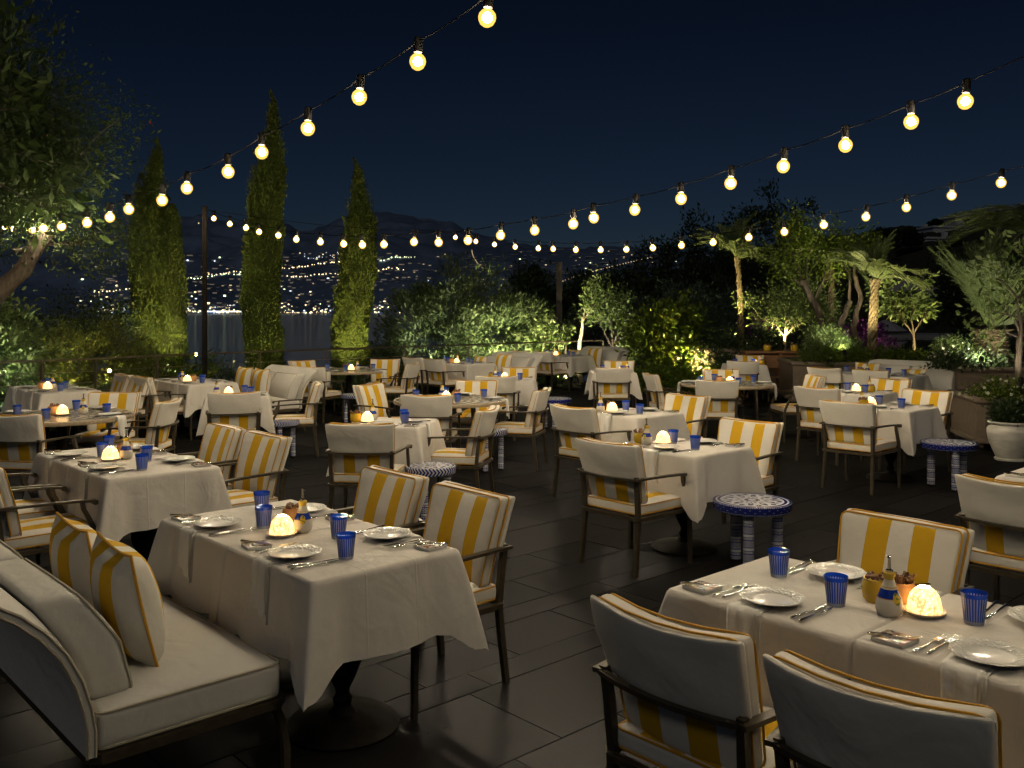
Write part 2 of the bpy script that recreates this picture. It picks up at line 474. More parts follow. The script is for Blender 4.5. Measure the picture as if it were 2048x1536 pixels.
# blue and white ceramic side tables
def ceramic(name, kind):
    m, n, l, b = nmat(name); setp(b, None, 0.22, 0, 0.55)
    BL = (0.012, 0.022, 0.20); WH = (0.56, 0.57, 0.60)
    tc = n.new('ShaderNodeTexCoord'); sx = n.new('ShaderNodeSeparateXYZ'); l.new(tc.outputs['Object'], sx.inputs[0])
    x, y, z = sx.outputs[0], sx.outputs[1], sx.outputs[2]
    r = math_n(n, l, 'SQRT', math_n(n, l, 'ADD', math_n(n, l, 'MULTIPLY', x, x), math_n(n, l, 'MULTIPLY', y, y)))
    a = math_n(n, l, 'ARCTAN2', y, x)
    S = lambda q, k: math_n(n, l, 'SINE', math_n(n, l, 'MULTIPLY', q, k))
    if kind == 'top':
        A1 = math_n(n, l, 'COSINE', math_n(n, l, 'MULTIPLY', a, 10.0))
        dist = lambda c, k: math_n(n, l, 'MULTIPLY', math_n(n, l, 'ABSOLUTE', math_n(n, l, 'SUBTRACT', r, c)), k)
        p1 = math_n(n, l, 'GREATER_THAN', math_n(n, l, 'SUBTRACT', A1, dist(0.135, 17.0)), 0.12)
        i1 = math_n(n, l, 'GREATER_THAN', math_n(n, l, 'SUBTRACT', A1, dist(0.125, 26.0)), 0.62)
        p2 = math_n(n, l, 'GREATER_THAN', math_n(n, l, 'SUBTRACT', math_n(n, l, 'MULTIPLY', A1, -1.0), dist(0.180, 34.0)), 0.35)
        p3 = math_n(n, l, 'GREATER_THAN', math_n(n, l, 'SUBTRACT', math_n(n, l, 'MULTIPLY', A1, -1.0), dist(0.085, 30.0)), 0.55)
        ring = math_n(n, l, 'LESS_THAN', math_n(n, l, 'ABSOLUTE', math_n(n, l, 'SUBTRACT', r, 0.040)), 0.012)
        fac = math_n(n, l, 'MAXIMUM', math_n(n, l, 'MAXIMUM', math_n(n, l, 'SUBTRACT', p1, i1), p2), math_n(n, l, 'MAXIMUM', ring, p3))
        edge = math_n(n, l, 'GREATER_THAN', r, 0.212)
        band = math_n(n, l, 'LESS_THAN', math_n(n, l, 'ABSOLUTE', math_n(n, l, 'SUBTRACT', r, 0.238)), 0.006)
        fac = math_n(n, l, 'MAXIMUM', fac, edge)
        fac = math_n(n, l, 'SUBTRACT', fac, math_n(n, l, 'MULTIPLY', band, edge))
        fac = math_n(n, l, 'MAXIMUM', fac, 0.0)
    elif kind == 'rimdark':
        dots = math_n(n, l, 'GREATER_THAN', S(a, 110), 0.0)
        ln = math_n(n, l, 'LESS_THAN', math_n(n, l, 'ABSOLUTE', math_n(n, l, 'SUBTRACT', math_n(n, l, 'ABSOLUTE', math_n(n, l, 'SUBTRACT', z, 0.43)), 0.024)), 0.0022)
        fl = math_n(n, l, 'GREATER_THAN', math_n(n, l, 'MULTIPLY', S(a, 26), S(z, 190)), 0.78)
        fac = math_n(n, l, 'SUBTRACT', 1.0, math_n(n, l, 'MAXIMUM', math_n(n, l, 'MULTIPLY', ln, dots), math_n(n, l, 'MULTIPLY', fl, 0.35)))
    elif kind == 'rimchev':
        q = math_n(n, l, 'SINE', math_n(n, l, 'ADD', math_n(n, l, 'MULTIPLY', a, 44), math_n(n, l, 'MULTIPLY', math_n(n, l, 'ABSOLUTE', math_n(n, l, 'SUBTRACT', z, 0.43)), 160)))
        fac = math_n(n, l, 'GREATER_THAN', q, -0.1)
    else:
        zz = math_n(n, l, 'FRACT', math_n(n, l, 'MULTIPLY', z, 11.0))
        dz = math_n(n, l, 'LESS_THAN', zz, 0.5)
        ua = math_n(n, l, 'FRACT', math_n(n, l, 'MULTIPLY', a, 4 / (2 * math.pi)))
        diam = math_n(n, l, 'ADD', math_n(n, l, 'ABSOLUTE', math_n(n, l, 'SUBTRACT', ua, 0.5)), math_n(n, l, 'ABSOLUTE', math_n(n, l, 'SUBTRACT', math_n(n, l, 'MULTIPLY', zz, 2.0), 0.5)))
        d1 = math_n(n, l, 'GREATER_THAN', math_n(n, l, 'FRACT', math_n(n, l, 'MULTIPLY', diam, 3.2)), 0.5)
        line = math_n(n, l, 'MAXIMUM', math_n(n, l, 'LESS_THAN', math_n(n, l, 'ABSOLUTE', math_n(n, l, 'SUBTRACT', zz, 0.53)), 0.035), math_n(n, l, 'LESS_THAN', math_n(n, l, 'ABSOLUTE', math_n(n, l, 'SUBTRACT', zz, 0.72)), 0.03))
        dt = math_n(n, l, 'MULTIPLY', math_n(n, l, 'LESS_THAN', math_n(n, l, 'ABSOLUTE', math_n(n, l, 'SUBTRACT', zz, 0.625)), 0.035), math_n(n, l, 'GREATER_THAN', S(math_n(n, l, 'SUBTRACT', x, y), 260), 0.2))
        line2 = math_n(n, l, 'GREATER_THAN', zz, 0.95)
        fac = math_n(n, l, 'MAXIMUM', math_n(n, l, 'MULTIPLY', dz, d1), math_n(n, l, 'MAXIMUM', math_n(n, l, 'MAXIMUM', line, line2), dt))
    l.new(mix_col(n, l, fac, WH, BL), b.inputs['Base Color'])
    return m
for k in ('top', 'rimdark', 'rimchev', 'leg'): M['cer_' + k] = ceramic('blue_white_ceramic_' + k, k)

# stone mosaic table top, rim
m, n, l, b = nmat('mosaic_marble'); setp(b, None, 0.2, 0, 0.5)
tc = n.new('ShaderNodeTexCoord'); sx = n.new('ShaderNodeSeparateXYZ'); l.new(tc.outputs['Object'], sx.inputs[0])
r = math_n(n, l, 'SQRT', math_n(n, l, 'ADD', math_n(n, l, 'MULTIPLY', sx.outputs[0], sx.outputs[0]), math_n(n, l, 'MULTIPLY', sx.outputs[1], sx.outputs[1])))
a = math_n(n, l, 'ARCTAN2', sx.outputs[1], sx.outputs[0])
p = math_n(n, l, 'MULTIPLY', math_n(n, l, 'SINE', math_n(n, l, 'MULTIPLY', a, 14)), math_n(n, l, 'SINE', math_n(n, l, 'MULTIPLY', r, 55)))
vo = n.new('ShaderNodeTexVoronoi'); vo.inputs['Scale'].default_value = 60; l.new(tc.outputs['Object'], vo.inputs['Vector'])
f = math_n(n, l, 'MULTIPLY', math_n(n, l, 'GREATER_THAN', math_n(n, l, 'ADD', p, math_n(n, l, 'MULTIPLY', vo.outputs['Distance'], 0.5)), 0.55), 0.85)
l.new(mix_col(n, l, f, (0.42, 0.38, 0.31), (0.07, 0.085, 0.10)), b.inputs['Base Color']); M['mosaic'] = m
m, n, l, b = nmat('stone_rim'); setp(b, None, 0.5); noise_col(n, l, b, (0.27, 0.21, 0.14), (0.42, 0.34, 0.24), 40); M['rim'] = m

# dark terrace tile
m, n, l, b = nmat('dark_basalt_tile'); setp(b, None, 0.5, 0, 0.06)
tc = n.new('ShaderNodeTexCoord')
ob = n.new('ShaderNodeObjectInfo')
t = n.new('ShaderNodeTexNoise'); t.inputs['Scale'].default_value = 1.6; t.inputs['Detail'].default_value = 8; t.inputs['Roughness'].default_value = 0.65
l.new(tc.outputs['Object'], t.inputs['Vector'])
t2 = n.new('ShaderNodeTexNoise'); t2.inputs['Scale'].default_value = 180; t2.inputs['Detail'].default_value = 3
l.new(tc.outputs['Object'], t2.inputs['Vector'])
f = math_n(n, l, 'ADD', math_n(n, l, 'MULTIPLY', t.outputs['Fac'], 0.6), math_n(n, l, 'MULTIPLY', t2.outputs['Fac'], 0.4))
base = mix_col(n, l, f, (0.005, 0.005, 0.0052), (0.023, 0.0222, 0.0222))
hs = n.new('ShaderNodeHueSaturation'); l.new(base, hs.inputs['Color'])
l.new(math_n(n, l, 'MULTIPLY_ADD', ob.outputs['Random'], 0.55, 0.72), hs.inputs['Value'])
fl_d = n.new('ShaderNodeBsdfDiffuse'); l.new(hs.outputs[0], fl_d.inputs[0])
fl_g = n.new('ShaderNodeBsdfGlossy'); fl_g.inputs[0].default_value = (0.9, 0.9, 1.0, 1)
fl_m = n.new('ShaderNodeMixShader'); fl_m.inputs[0].default_value = 0.024
l.new(fl_d.outputs[0], fl_m.inputs[1]); l.new(fl_g.outputs[0], fl_m.inputs[2]); l.new(fl_m.outputs[0], n['Material Output'].inputs['Surface'])
l.new(math_n(n, l, 'MULTIPLY_ADD', t.outputs['Fac'], 0.25, 0.18), fl_g.inputs['Roughness'])
fl_b = bump(n, l, b, math_n(n, l, 'ADD', t.outputs['Fac'], math_n(n, l, 'MULTIPLY', t2.outputs['Fac'], 0.25)), 0.22, 0.006); l.new(fl_b.outputs[0], fl_d.inputs['Normal']); l.new(fl_b.outputs[0], fl_g.inputs['Normal']); M['tile'] = m
m, n, l, b = nmat('dark_grout'); setp(b, (0.002, 0.002, 0.002), 1.0, 0, 0.0); M['grout'] = m

# wood, planters, terracotta, earth, masonry
m, n, l, b = nmat('teak_wood'); setp(b, None, 0.5)
src, t, r = noise_col(n, l, b, (0.13, 0.06, 0.025), (0.30, 0.15, 0.065), 6, 6, stretch=(1, 8, 22)); bump(n, l, b, t.outputs['Fac'], 0.2, 0.004); M['teak'] = m
m, n, l, b = nmat('taupe_planter_paint'); setp(b, None, 0.6)
noise_col(n, l, b, (0.15, 0.115, 0.085), (0.20, 0.158, 0.118), 12); M['taupe'] = m
m, n, l, b = nmat('white_clay'); setp(b, None, 0.6)
src, t, r = noise_col(n, l, b, (0.46, 0.45, 0.41), (0.62, 0.60, 0.55), 6, 5, stretch=(1, 1, 6)); bump(n, l, b, t.outputs['Fac'], 0.3, 0.01); M['clay'] = m
m, n, l, b = nmat('garden_soil'); setp(b, None, 0.95); noise_col(n, l, b, (0.02, 0.018, 0.01), (0.05, 0.05, 0.022), 1.5, 8); M['soil'] = m
m, n, l, b = nmat('villa_plaster'); setp(b, None, 0.9); noise_col(n, l, b, (0.55, 0.57, 0.6), (0.72, 0.73, 0.75), 1.0); M['plaster'] = m
m, n, l, b = nmat('parasol_canvas'); setp(b, (0.42, 0.40, 0.42), 0.9); M['parasol'] = m
m, n, l, b = nmat('window_dark'); setp(b, (0.03, 0.035, 0.05), 0.1); M['window'] = m
m, n, l, b = nmat('pool_stone'); setp(b, (0.35, 0.34, 0.32), 0.8); M['poolstone'] = m

def bark(name, c1, c2, sc=14, st=(1, 1, 0.25)):
    m, n, l, b = nmat(name); setp(b, None, 0.85)
    src, t, r = noise_col(n, l, b, c1, c2, sc, 6, stretch=st); bump(n, l, b, t.outputs['Fac'], 0.8, 0.03)
    return m
M['bark'] = bark('rough_bark', (0.018, 0.013, 0.009), (0.085, 0.064, 0.044), 26)
M['pale_bark'] = bark('pale_bark', (0.22, 0.18, 0.13), (0.42, 0.36, 0.27))
M['palm_bark'] = bark('palm_bark', (0.05, 0.037, 0.018), (0.15, 0.115, 0.058), 20, (1, 1, 1))

def foliage(name, c1, c2, trans=0.35, rough=0.5):
    m, n, l, b = nmat(name)
    out = n['Material Output']
    g = n.new('ShaderNodeNewGeometry')
    c = mix_col(n, l, g.outputs['Random Per Island'], c1, c2)
    l.new(c, b.inputs['Base Color']); b.inputs['Roughness'].default_value = rough
    b.inputs['Specular IOR Level'].default_value = 0.35
    t = n.new('ShaderNodeBsdfTranslucent'); l.new(c, t.inputs[0])
    x = n.new('ShaderNodeMixShader'); x.inputs[0].default_value = trans
    l.new(b.outputs[0], x.inputs[1]); l.new(t.outputs[0], x.inputs[2]); l.new(x.outputs[0], out.inputs['Surface'])
    return m
M['cypress'] = foliage('cypress_sprays', (0.018, 0.038, 0.003), (0.072, 0.10, 0.007), 0.2, 0.8)
M['olive'] = foliage('olive_leaves', (0.022, 0.045, 0.014), (0.12, 0.175, 0.065), 0.2, 0.6)
M['green'] = foliage('green_leaves', (0.03, 0.075, 0.005), (0.14, 0.19, 0.014))
M['dark_green'] = foliage('dark_green_leaves', (0.018, 0.035, 0.014), (0.055, 0.085, 0.03))
M['yellow_green'] = foliage('yellow_green_leaves', (0.05, 0.075, 0.012), (0.13, 0.15, 0.03))
M['pale_leaf'] = foliage('pale_leaves', (0.055, 0.10, 0.022), (0.19, 0.25, 0.085))
M['frond'] = foliage('palm_leaflets', (0.05, 0.08, 0.028), (0.13, 0.165, 0.06), 0.35)
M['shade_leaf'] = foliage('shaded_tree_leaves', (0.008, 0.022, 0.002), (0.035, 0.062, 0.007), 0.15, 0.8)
M['lavender'] = foliage('grey_green_leaves', (0.04, 0.065, 0.05), (0.10, 0.14, 0.10))
M['purple'] = foliage('purple_blossom', (0.10, 0.02, 0.16), (0.22, 0.05, 0.34))
M['white_petal'] = foliage('white_blossom', (0.5, 0.5, 0.42), (0.75, 0.73, 0.62))
M['red_fruit'] = foliage('red_fruit', (0.35, 0.02, 0.02), (0.5, 0.04, 0.03), 0.1)

# ------------------------------------------------------------------ chairs
def back_fn(y0):
    def fn(x, y, z):
        t = (z - 0.45) / 0.42
        w = 0.90 + 0.13 * max(0, t)
        yy = y + y0 - 0.20 * (z - 0.45) - 0.10 * max(0, z - 0.62) - 0.045 * (1 - (x / 0.27) ** 2)
        return (x * w, yy, z + 0.012 * (x / 0.27) ** 2 * t)
    return fn

def make_chair(seed=0):
    cr = random.Random(seed * 17 + 3)
    c1, c2, c3, c4 = cr.uniform(0, 6), cr.uniform(0, 6), cr.uniform(0.7, 1.5), cr.uniform(-0.006, 0.006)
    root = empty('dining_armchair')
    fn = back_fn(-0.160)
    # seat cushion
    mb = MB()
    def sf(a, s, inside): return 0 if (a == 2 and inside) else 1
    def puff(x, y, z):
        k = max(0, 1 - (x / 0.26) ** 2) * max(0, 1 - ((y - 0.01) / 0.27) ** 2)
        return (x * (1 + 0.03 * (y / 0.27)), y, z + ((0.014 * c3 * k + 0.003 * math.sin(x * 17 + c1) * math.sin(y * 14 + c2)) if z > 0.43 else 0))
    add_rbox(mb, (0, 0.01, 0.43), (0.245, 0.255, 0.036), 0.022, 2, 8, sf, puff)
    seat = mb.build('seat_cushion', [M['stripe'], M['canvas']], root, auto=None)
    mb = MB()
    for z in (0.4585, 0.402):
        mb.tube([puff(x, y + 0.01, z) for x, y in subdiv_path(rrect(0.243, 0.253, 0.03, 3), 0.12)], 0.0042, 5, closed=True)
    mb.build('piping', [M['piping']], seat)
    # back cushion
    mb = MB()
    def bf(a, s, inside): return 0 if (a == 1 and inside) else 1
    def bp(x, y, z):
        k = max(0, 1 - (x / 0.26) ** 2) * max(0, 1 - ((z - 0.665) / 0.2) ** 2)
        return fn(x + c4 * (z - 0.6) * 3, y + ((0.018 * c3 * k + 0.003 * math.sin(x * 19 + c2) * math.sin(z * 15 + c1)) if y > 0 else 0), z + 0.004 * math.sin(x * 11 + c1))
    add_rbox(mb, (0, 0, 0.663), (0.256, 0.033, 0.200), 0.022, 2, 8, bf, bp)
    back = mb.build('back_cushion', [M['stripe'], M['canvas']], root, auto=None)
    mb = MB()
    for y in (0.028, -0.028):
        mb.tube([fn(x, y, z + 0.663) for x, z in subdiv_path(rrect(0.256, 0.200, 0.03, 3), 0.10)], 0.0042, 5, closed=True)
    mb.build('piping', [M['piping']], back)
    # canvas sleeve over the upper frame
    mb = MB()
    def slv(x, y, z):
        k = (x / 0.27) ** 2
        zz = z if z > 0.7 else z - 0.008 * math.sin(x * 21 + c1) * (1 - k)
        q = fn(x * 1.0, y - 0.048, zz)
        return (q[0] + c4 * (z - .7) * 2, q[1] - 0.005 * c3 * math.sin(z * 30 + x * 12 + c2) * math.sin(x * 9 + c1) * (1 if y < 0 else 0), q[2] + 0.004 * math.sin(x * 11 + c1))
    add_rbox(mb, (0, 0, 0.742), (0.270, 0.015, 0.120), 0.013, 2, 7, None, slv)
    mb.build('canvas_sleeve', [M['canvas']], root, auto=None)
    # frame
    for s in (-1, 1):
        mb = MB()
        mb.tube([(s * 0.250, -0.285, 0.0), (s * 0.244, -0.262, 0.20), (s * 0.240, -0.245, 0.38), (s * 0.245, -0.262, 0.55), (s * 0.250, -0.275, 0.655)], [0.019, 0.020, 0.021, 0.020, 0.018], 4)
        mb.build('leg', [M['bronze']], root)
        mb = MB()
        mb.tube([(s * 0.272, 0.262, 0.0), (s * 0.272, 0.258, 0.20), (s * 0.272, 0.256, 0.36), (s * 0.274, 0.245, 0.44), (s * 0.277, 0.205, 0.53), (s * 0.279, 0.178, 0.58), (s * 0.280, 0.170, 0.624)], [0.017, 0.018, 0.019, 0.019, 0.018, 0.017, 0.016], 4)
        mb.build('leg', [M['bronze']], root)
        mb = MB()
        mb.tube([(s * 0.262, -0.300, 0.640), (s * 0.278, -0.18, 0.643), (s * 0.284, 0.0, 0.640), (s * 0.284, 0.16, 0.632), (s * 0.283, 0.232, 0.624)], 0.024, 4, flat=0.42)
        a0 = mb
        mb.tube([(s * 0.283 - 0.021, 0.238, 0.618), (s * 0.283 + 0.021, 0.238, 0.618)], 0.0165, 10)
        mb.build('armrest', [M['bronze']], root)
    mb = MB()
    path = rrect(0.262, 0.262, 0.02, 1)
    mb.tube([(x, y - 0.002, 0.376) for x, y in path], 0.020, 4, closed=True, flat=0.8)
    mb.build('seat_frame', [M['bronze']], root)
    mb = MB()
    mb.tube([(x, -0.292 - 0.040 * (1 - (x / 0.25) ** 2), 0.638) for x in [-0.25 + 0.05 * i for i in range(11)]], 0.017, 4, flat=0.6)
    mb.build('back_rail', [M['bronze']], root)
    return root

# ------------------------------------------------------------------ sofa (local x along its length, faces +y)
SP = [(0.00, 0.33), (0.0, 0.42), (0.012, 0.50), (0.04, 0.60), (0.085, 0.70), (0.15, 0.79), (0.22, 0.86), (0.285, 0.905)]
def make_sofa(L):
    root = empty('canvas_sofa')
    h = L / 2
    mb = MB()
    def pf(x, y, z):
        k = max(0, 1 - (x / h) ** 4) * max(0, 1 - ((y - 0.0) / 0.33) ** 4)
        return (x, y, z + (0.018 * k if z > 0.42 else 0))
    add_rbox(mb, (0, 0, 0.402), (h - 0.005, 0.325, 0.062), 0.022, 3, 8, None, pf)
    seat = mb.build('seat_cushion', [M['sofa']], root, auto=None)
    mb = MB()
    for z in (0.458, 0.346):
        mb.tube([pf(x, y, z) for x, y in subdiv_path(rrect(h - 0.008, 0.322, 0.03, 3), 0.2)], 0.0058, 5, closed=True)
    mb.build('piping', [M['sofa_piping']], seat)
    # outer back shell
    mb = MB()
    P = [Vector((-0.33 - w, z)) for w, z in SP]
    nr = []
    for i, p in enumerate(P):
        t = (P[min(i + 1, len(P) - 1)] - P[max(i - 1, 0)]).normalized()
        nr.append(Vector((-t.y, t.x)))
    nx = 12
    def shell(off, xs):
        out = []
        for x in xs:
            e = abs(x) / h
            for p, q in zip(P, nr):
                drop = 0.030 * max(0, (e - 0.86) / 0.14) ** 2 * (p.y - 0.33) / 0.5
                out.append((x, p.x + q.x * off, p.y + q.y * off - drop))
        return out
    xs = [-h + 2 * h * i / nx for i in range(nx + 1)]
    a = shell(0.0, xs); c = shell(0.026, xs)
    K = len(P); b0 = len(a)
    f = []
    for i in range(nx):
        for j in range(K - 1):
            p = i * K + j
            f.append((p, p + 1, p + K + 1, p + K))
            f.append((b0 + p, b0 + p + K, b0 + p + K + 1, b0 + p + 1))
        p = i * K
        f.append((p, p + K, b0 + p + K, b0 + p))
        p = i * K + K - 1
        f.append((p, b0 + p, b0 + p + K, p + K))
    for i in (0, nx):
        for j in range(K - 1):
            p = i * K + j
            q = (p, b0 + p, b0 + p + 1, p + 1)
            f.append(q if i == 0 else q[::-1])
    mb.add(a + c, f)
    shell_o = mb.build('backrest', [M['sofa']], root, auto=60)
    mb = MB()
    for off in (0.002, 0.026):
        for x in (-h, h):
            mb.tube([(x, p.x + q.x * off, p.y + q.y * off - 0.03 * (p.y - 0.33) / 0.5) for p, q in zip(P, nr)], 0.0055, 5)
        p, q = P[-1], nr[-1]
        mb.tube([(x, p.x + q.x * off, p.y + q.y * off - 0.03 * max(0, (abs(x) / h - 0.86) / 0.14) ** 2 * 1.1) for x in xs], 0.0055, 5)
    mb.build('piping', [M['sofa_piping']], shell_o)
    # two loose back cushions
    for s in (-1, 1):
        mb = MB()
        def lean(x, y, z):
            k = max(0, 1 - ((x - s * h / 2) / (h / 2)) ** 2) * max(0, 1 - ((z - 0.645) / 0.19) ** 2)
            y = y + (0.05 if y > 0 else 0) * k
            return (x, y - 0.250 - 0.36 * (z - 0.47) - 0.25 * max(0, z - 0.65), z)
        add_rbox(mb, (s * h * 0.435, 0, 0.645), (h * 0.42, 0.074, 0.185), 0.03, 3, 6, None, lean)
        c = mb.build('back_cushion', [M['sofa']], root, auto=None)
        mb = MB()
        mb.tube([lean(x + s * h * 0.435, 0.070, z + 0.645) for x, z in subdiv_path(rrect(h * 0.415, 0.181, 0.035, 3), 0.12)], 0.005, 5, closed=True)
        mb.build('piping', [M['sofa_piping']], c)
    mb = MB()
    mb.tube([(x, y, 0.318) for x, y in rrect(h - 0.01, 0.335, 0.02, 1)], 0.026, 4, closed=True, flat=0.9)
    mb.build('seat_frame', [M['bronze']], root)
    for sx in (-1, 1):
        mb = MB()
        mb.tube([(sx * (h - 0.05), 0.315, 0.30), (sx * (h - 0.03), 0.335, 0.24), (sx * (h - 0.012), 0.345, 0.14), (sx * (h - 0.008), 0.342, 0.0)], 0.019, 4)
        mb.build('leg', [M['bronze']], root)
        mb = MB()
        mb.tube([(sx * (h - 0.05), -0.30, 0.30), (sx * (h - 0.03), -0.34, 0.22), (sx * (h - 0.012), -0.38, 0.12), (sx * (h - 0.008), -0.42, 0.0)], 0.019, 4)
        mb.build('leg', [M['bronze']], root)
    return root

def make_pillow(hw=0.22, hh=0.22):
    root = empty('striped_pillow')
    N = 12
    mb = MB()
    v = []
    for side in (1, -1):
        for i in range(N + 1):
            for j in range(N + 1):
                x, z = -1 + 2 * i / N, -1 + 2 * j / N
                k = (max(0, 1 - x ** 2) * max(0, 1 - z ** 2)) ** 0.42
                pin = 1 - 0.10 * (1 - abs(x) ** 2) * abs(z) ** 3 - 0.0
                pinx = 1 - 0.10 * (1 - abs(z) ** 2) * abs(x) ** 3
                v.append((x * hw * pinx, side * 0.105 * k, z * hh * pin))
    f = []
    W = (N + 1) ** 2
    for sd in (0, 1):
        for i in range(N):
            for j in range(N):
                a = sd * W + i * (N + 1) + j
                q = (a, a + 1, a + N + 2, a + N + 1)
                f.append(q if sd == 0 else q[::-1])
    mb.add(v, f)
    mb.build('cover', [M['stripe']], root, auto=None)
    edge = []
    for i in range(N): edge.append(v[i * (N + 1)])
    for j in range(N): edge.append(v[N * (N + 1) + j])
    for i in range(N): edge.append(v[(N - i) * (N + 1) + N])
    for j in range(N): edge.append(v[N - j])
    mb = MB(); mb.tube(edge, 0.0058, 5, closed=True)
    mb.build('piping', [M['piping']], root)
    return root

# ------------------------------------------------------------------ tables
def make_pedestal_table():
    root = empty('pedestal_table')
    mb = MB(); add_rbox(mb, (0, 0, 0.732), (0.345, 0.345, 0.014), 0.008, 1, 1)
    mb.build('table_top', [M['iron']], root)
    mb = MB()
    mb.lathe([(0.030, 0.03), (0.075, 0.035), (0.06, 0.06), (0.035, 0.09), (0.042, 0.12), (0.03, 0.14), (0.03, 0.16), (0.055, 0.21), (0.078, 0.27), (0.082, 0.33), (0.065, 0.37), (0.045, 0.385), (0.045, 0.40), (0.038, 0.42), (0.035, 0.70), (0.06, 0.716)], 18)
    mb.build('column', [M['iron']], root)
    mb = MB()
    mb.lathe([(0.235, 0.0), (0.24, 0.012), (0.225, 0.03), (0.12, 0.052), (0.05, 0.062)], 32)
    mb.build('base', [M['iron']], root)
    return root

def cloth_mesh(seed, joins=(), hx=0.35, hy=0.35, drop=0.325):
    """joins: sides ('+y' or '-y') that butt against the next table"""
    rnd = random.Random(seed)
    rc = 0.018
    S = []
    corners = [(hx, -hy), (hx, hy), (-hx, hy), (-hx, -hy)]
    for i in range(4):
        a = Vector(corners[i]); b = Vector(corners[(i + 1) % 4])
        t = (b - a); Lg = t.length; t.normalize()
        nrm = Vector((t.y, -t.x))
        ss = [0.012, 0.024, 0.038, 0.055, 0.075, 0.10, 0.13, 0.17, 0.22, 0.28]
        ss = ss + [Lg / 2] + [Lg - q for q in reversed(ss)]
        for q in ss:
            S.append((a + t * q, nrm, min(q, Lg - q), i, q / Lg))
        S.append((b.copy(), None, 0.0, i, 1.0))
    P = []
    sign = {'+y': 1, '-y': 3}          # side indices: 0 -> +x, 1 -> +y, 2 -> -x, 3 -> -y
    jset = [sign[j] for j in joins]
    jx = {'+x': 0, '-x': 2}
    amp = [rnd.uniform(0.8, 1.2) for _ in range(4)]
    ph = [rnd.uniform(0, 6.28) for _ in range(8)]
    lay = []
    for p, nrm, dc, side, q in S:
        ci = None
        if nrm is None:
            n1 = {0: Vector((1, 0)), 1: Vector((0, 1)), 2: Vector((-1, 0)), 3: Vector((0, -1))}
            s1, s2 = side, (side + 1) % 4
            if s1 in jset: nrm = n1[s2]
            elif s2 in jset: nrm = n1[s1]
            else: nrm = (n1[s1] + n1[s2]).normalized()
            fl = 0.115 if not (s1 in jset or s2 in jset) else 0.055
            p = p - (n1[s1] + n1[s2]) * rc * 0.29
            lay.append([p, nrm, dc, fl, 0.16 if fl > 0.1 else 0.10, side])
        else:
            lay.append([p, nrm, dc, None, None, side])
    corner_fl = {}
    for k, it in enumerate(lay):
        if it[3] is not None: corner_fl[k] = it
    n1 = {0: Vector((1, 0)), 1: Vector((0, 1)), 2: Vector((-1, 0)), 3: Vector((0, -1))}
    top = []; rows = []
    R = [0.0, 0.01, 0.05, 0.12, 0.22, 0.35, 0.5, 0.65, 0.8, 0.92, 1.0]
    ring = []
    for it in lay:
        p, nrm, dc, fl, dr, side = it
        if fl is None:
            joined = side in jset
            # blend toward the diagonal close to the corner
            w = max(0.0, 1 - dc / 0.12) ** 0.8
            tgt = None
            hxs = 1 if p.x > 0 else -1; hys = 1 if p.y > 0 else -1
            if side in (0, 2): other = n1[1] if p.y > 0 else n1[3]; oj = (1 if p.y > 0 else 3) in jset
            else: other = n1[0] if p.x > 0 else n1[2]; oj = False
            diag = (n1[side] + other).normalized()
            f_c = 0.125
            if joined: diag = other; f_c = 0.05
            elif oj: diag = n1[side]; f_c = 0.05
            flare = 0.022 * (0 if joined else 1) * amp[side]
            trough = -0.028 * math.exp(-((dc - 0.150) / 0.035) ** 2) if not joined else 0
            rip = 0.008 * math.sin(13 * (p.x + p.y) + ph[side]) + 0.004 * math.sin(31 * (p.x - p.y) + ph[side + 4])
            off = Vector(nrm) * (0.004 + flare + trough + (rip if not joined else 0)) * 1.0
            offc = diag * f_c
            o = off * (1 - w) + offc * w
            q_ = max(0.0, min(1.0, (0.115 - dc) / 0.085)); dlt = drop + 0.085 * q_ * q_ * (3 - 2 * q_) + 0.006 * math.sin(9 * (p.x + p.y) + ph[side])
        else:
            o = nrm * fl * 1.12; dlt = drop + 0.092
        ring.append((p, nrm, o, dlt))
    N = len(ring)
    verts = []; faces = []
    ctr = []
    for k, (ins, z) in enumerate([(0.012, 0.7515), (0.004, 0.7495), (0.0, 0.744)]):
        for p, nrm, o, dlt in ring:
            q = p - Vector(nrm) * ins
            verts.append((q.x, q.y, z))
    for t in R[1:]:
        for p, nrm, o, dlt in ring:
            e = t ** 0.85
            q = p + o * e + Vector(nrm) * 0.003
            verts.append((q.x, q.y, 0.744 - dlt * t))
    K = 3 + len(R) - 1
    for i in range(K - 1):
        for k in range(N):
            a = i * N + k; b = i * N + (k + 1) % N
            faces.append((a, a + N, b + N, b))
    base = 0
    prev = list(range(N))
    for sc_ in (0.93, 0.7, 0.4):
        st = len(verts)
        for k in range(N):
            x, y, z = verts[k]
            verts.append((x * sc_, y * sc_, 0.7515 + 0.0008 * math.sin(x * 19 + ph[0]) * math.sin(y * 15 + ph[1])))
        cur = list(range(st, st + N))
        for k in range(N): faces.append((prev[k], prev[(k + 1) % N], cur[(k + 1) % N], cur[k]))
        prev = cur
    verts.append((0, 0, 0.7515)); c_ = len(verts) - 1
    for k in range(N): faces.append((prev[k], prev[(k + 1) % N], c_))
    # hem
    me = bpy.data.meshes.new('tablecloth')
    me.from_pydata(verts, [], faces)
    me.materials.append(M['linen'])
    me.polygons.foreach_set('use_smooth', [True] * len(faces))
    me.set_sharp_from_angle(angle=math.radians(75))
    me.update()
    return me

_cl = {}
def cloth(joins, seed):
    k = (tuple(joins), seed % 3)
    if k not in _cl: _cl[k] = cloth_mesh(seed, joins)
    return _cl[k]

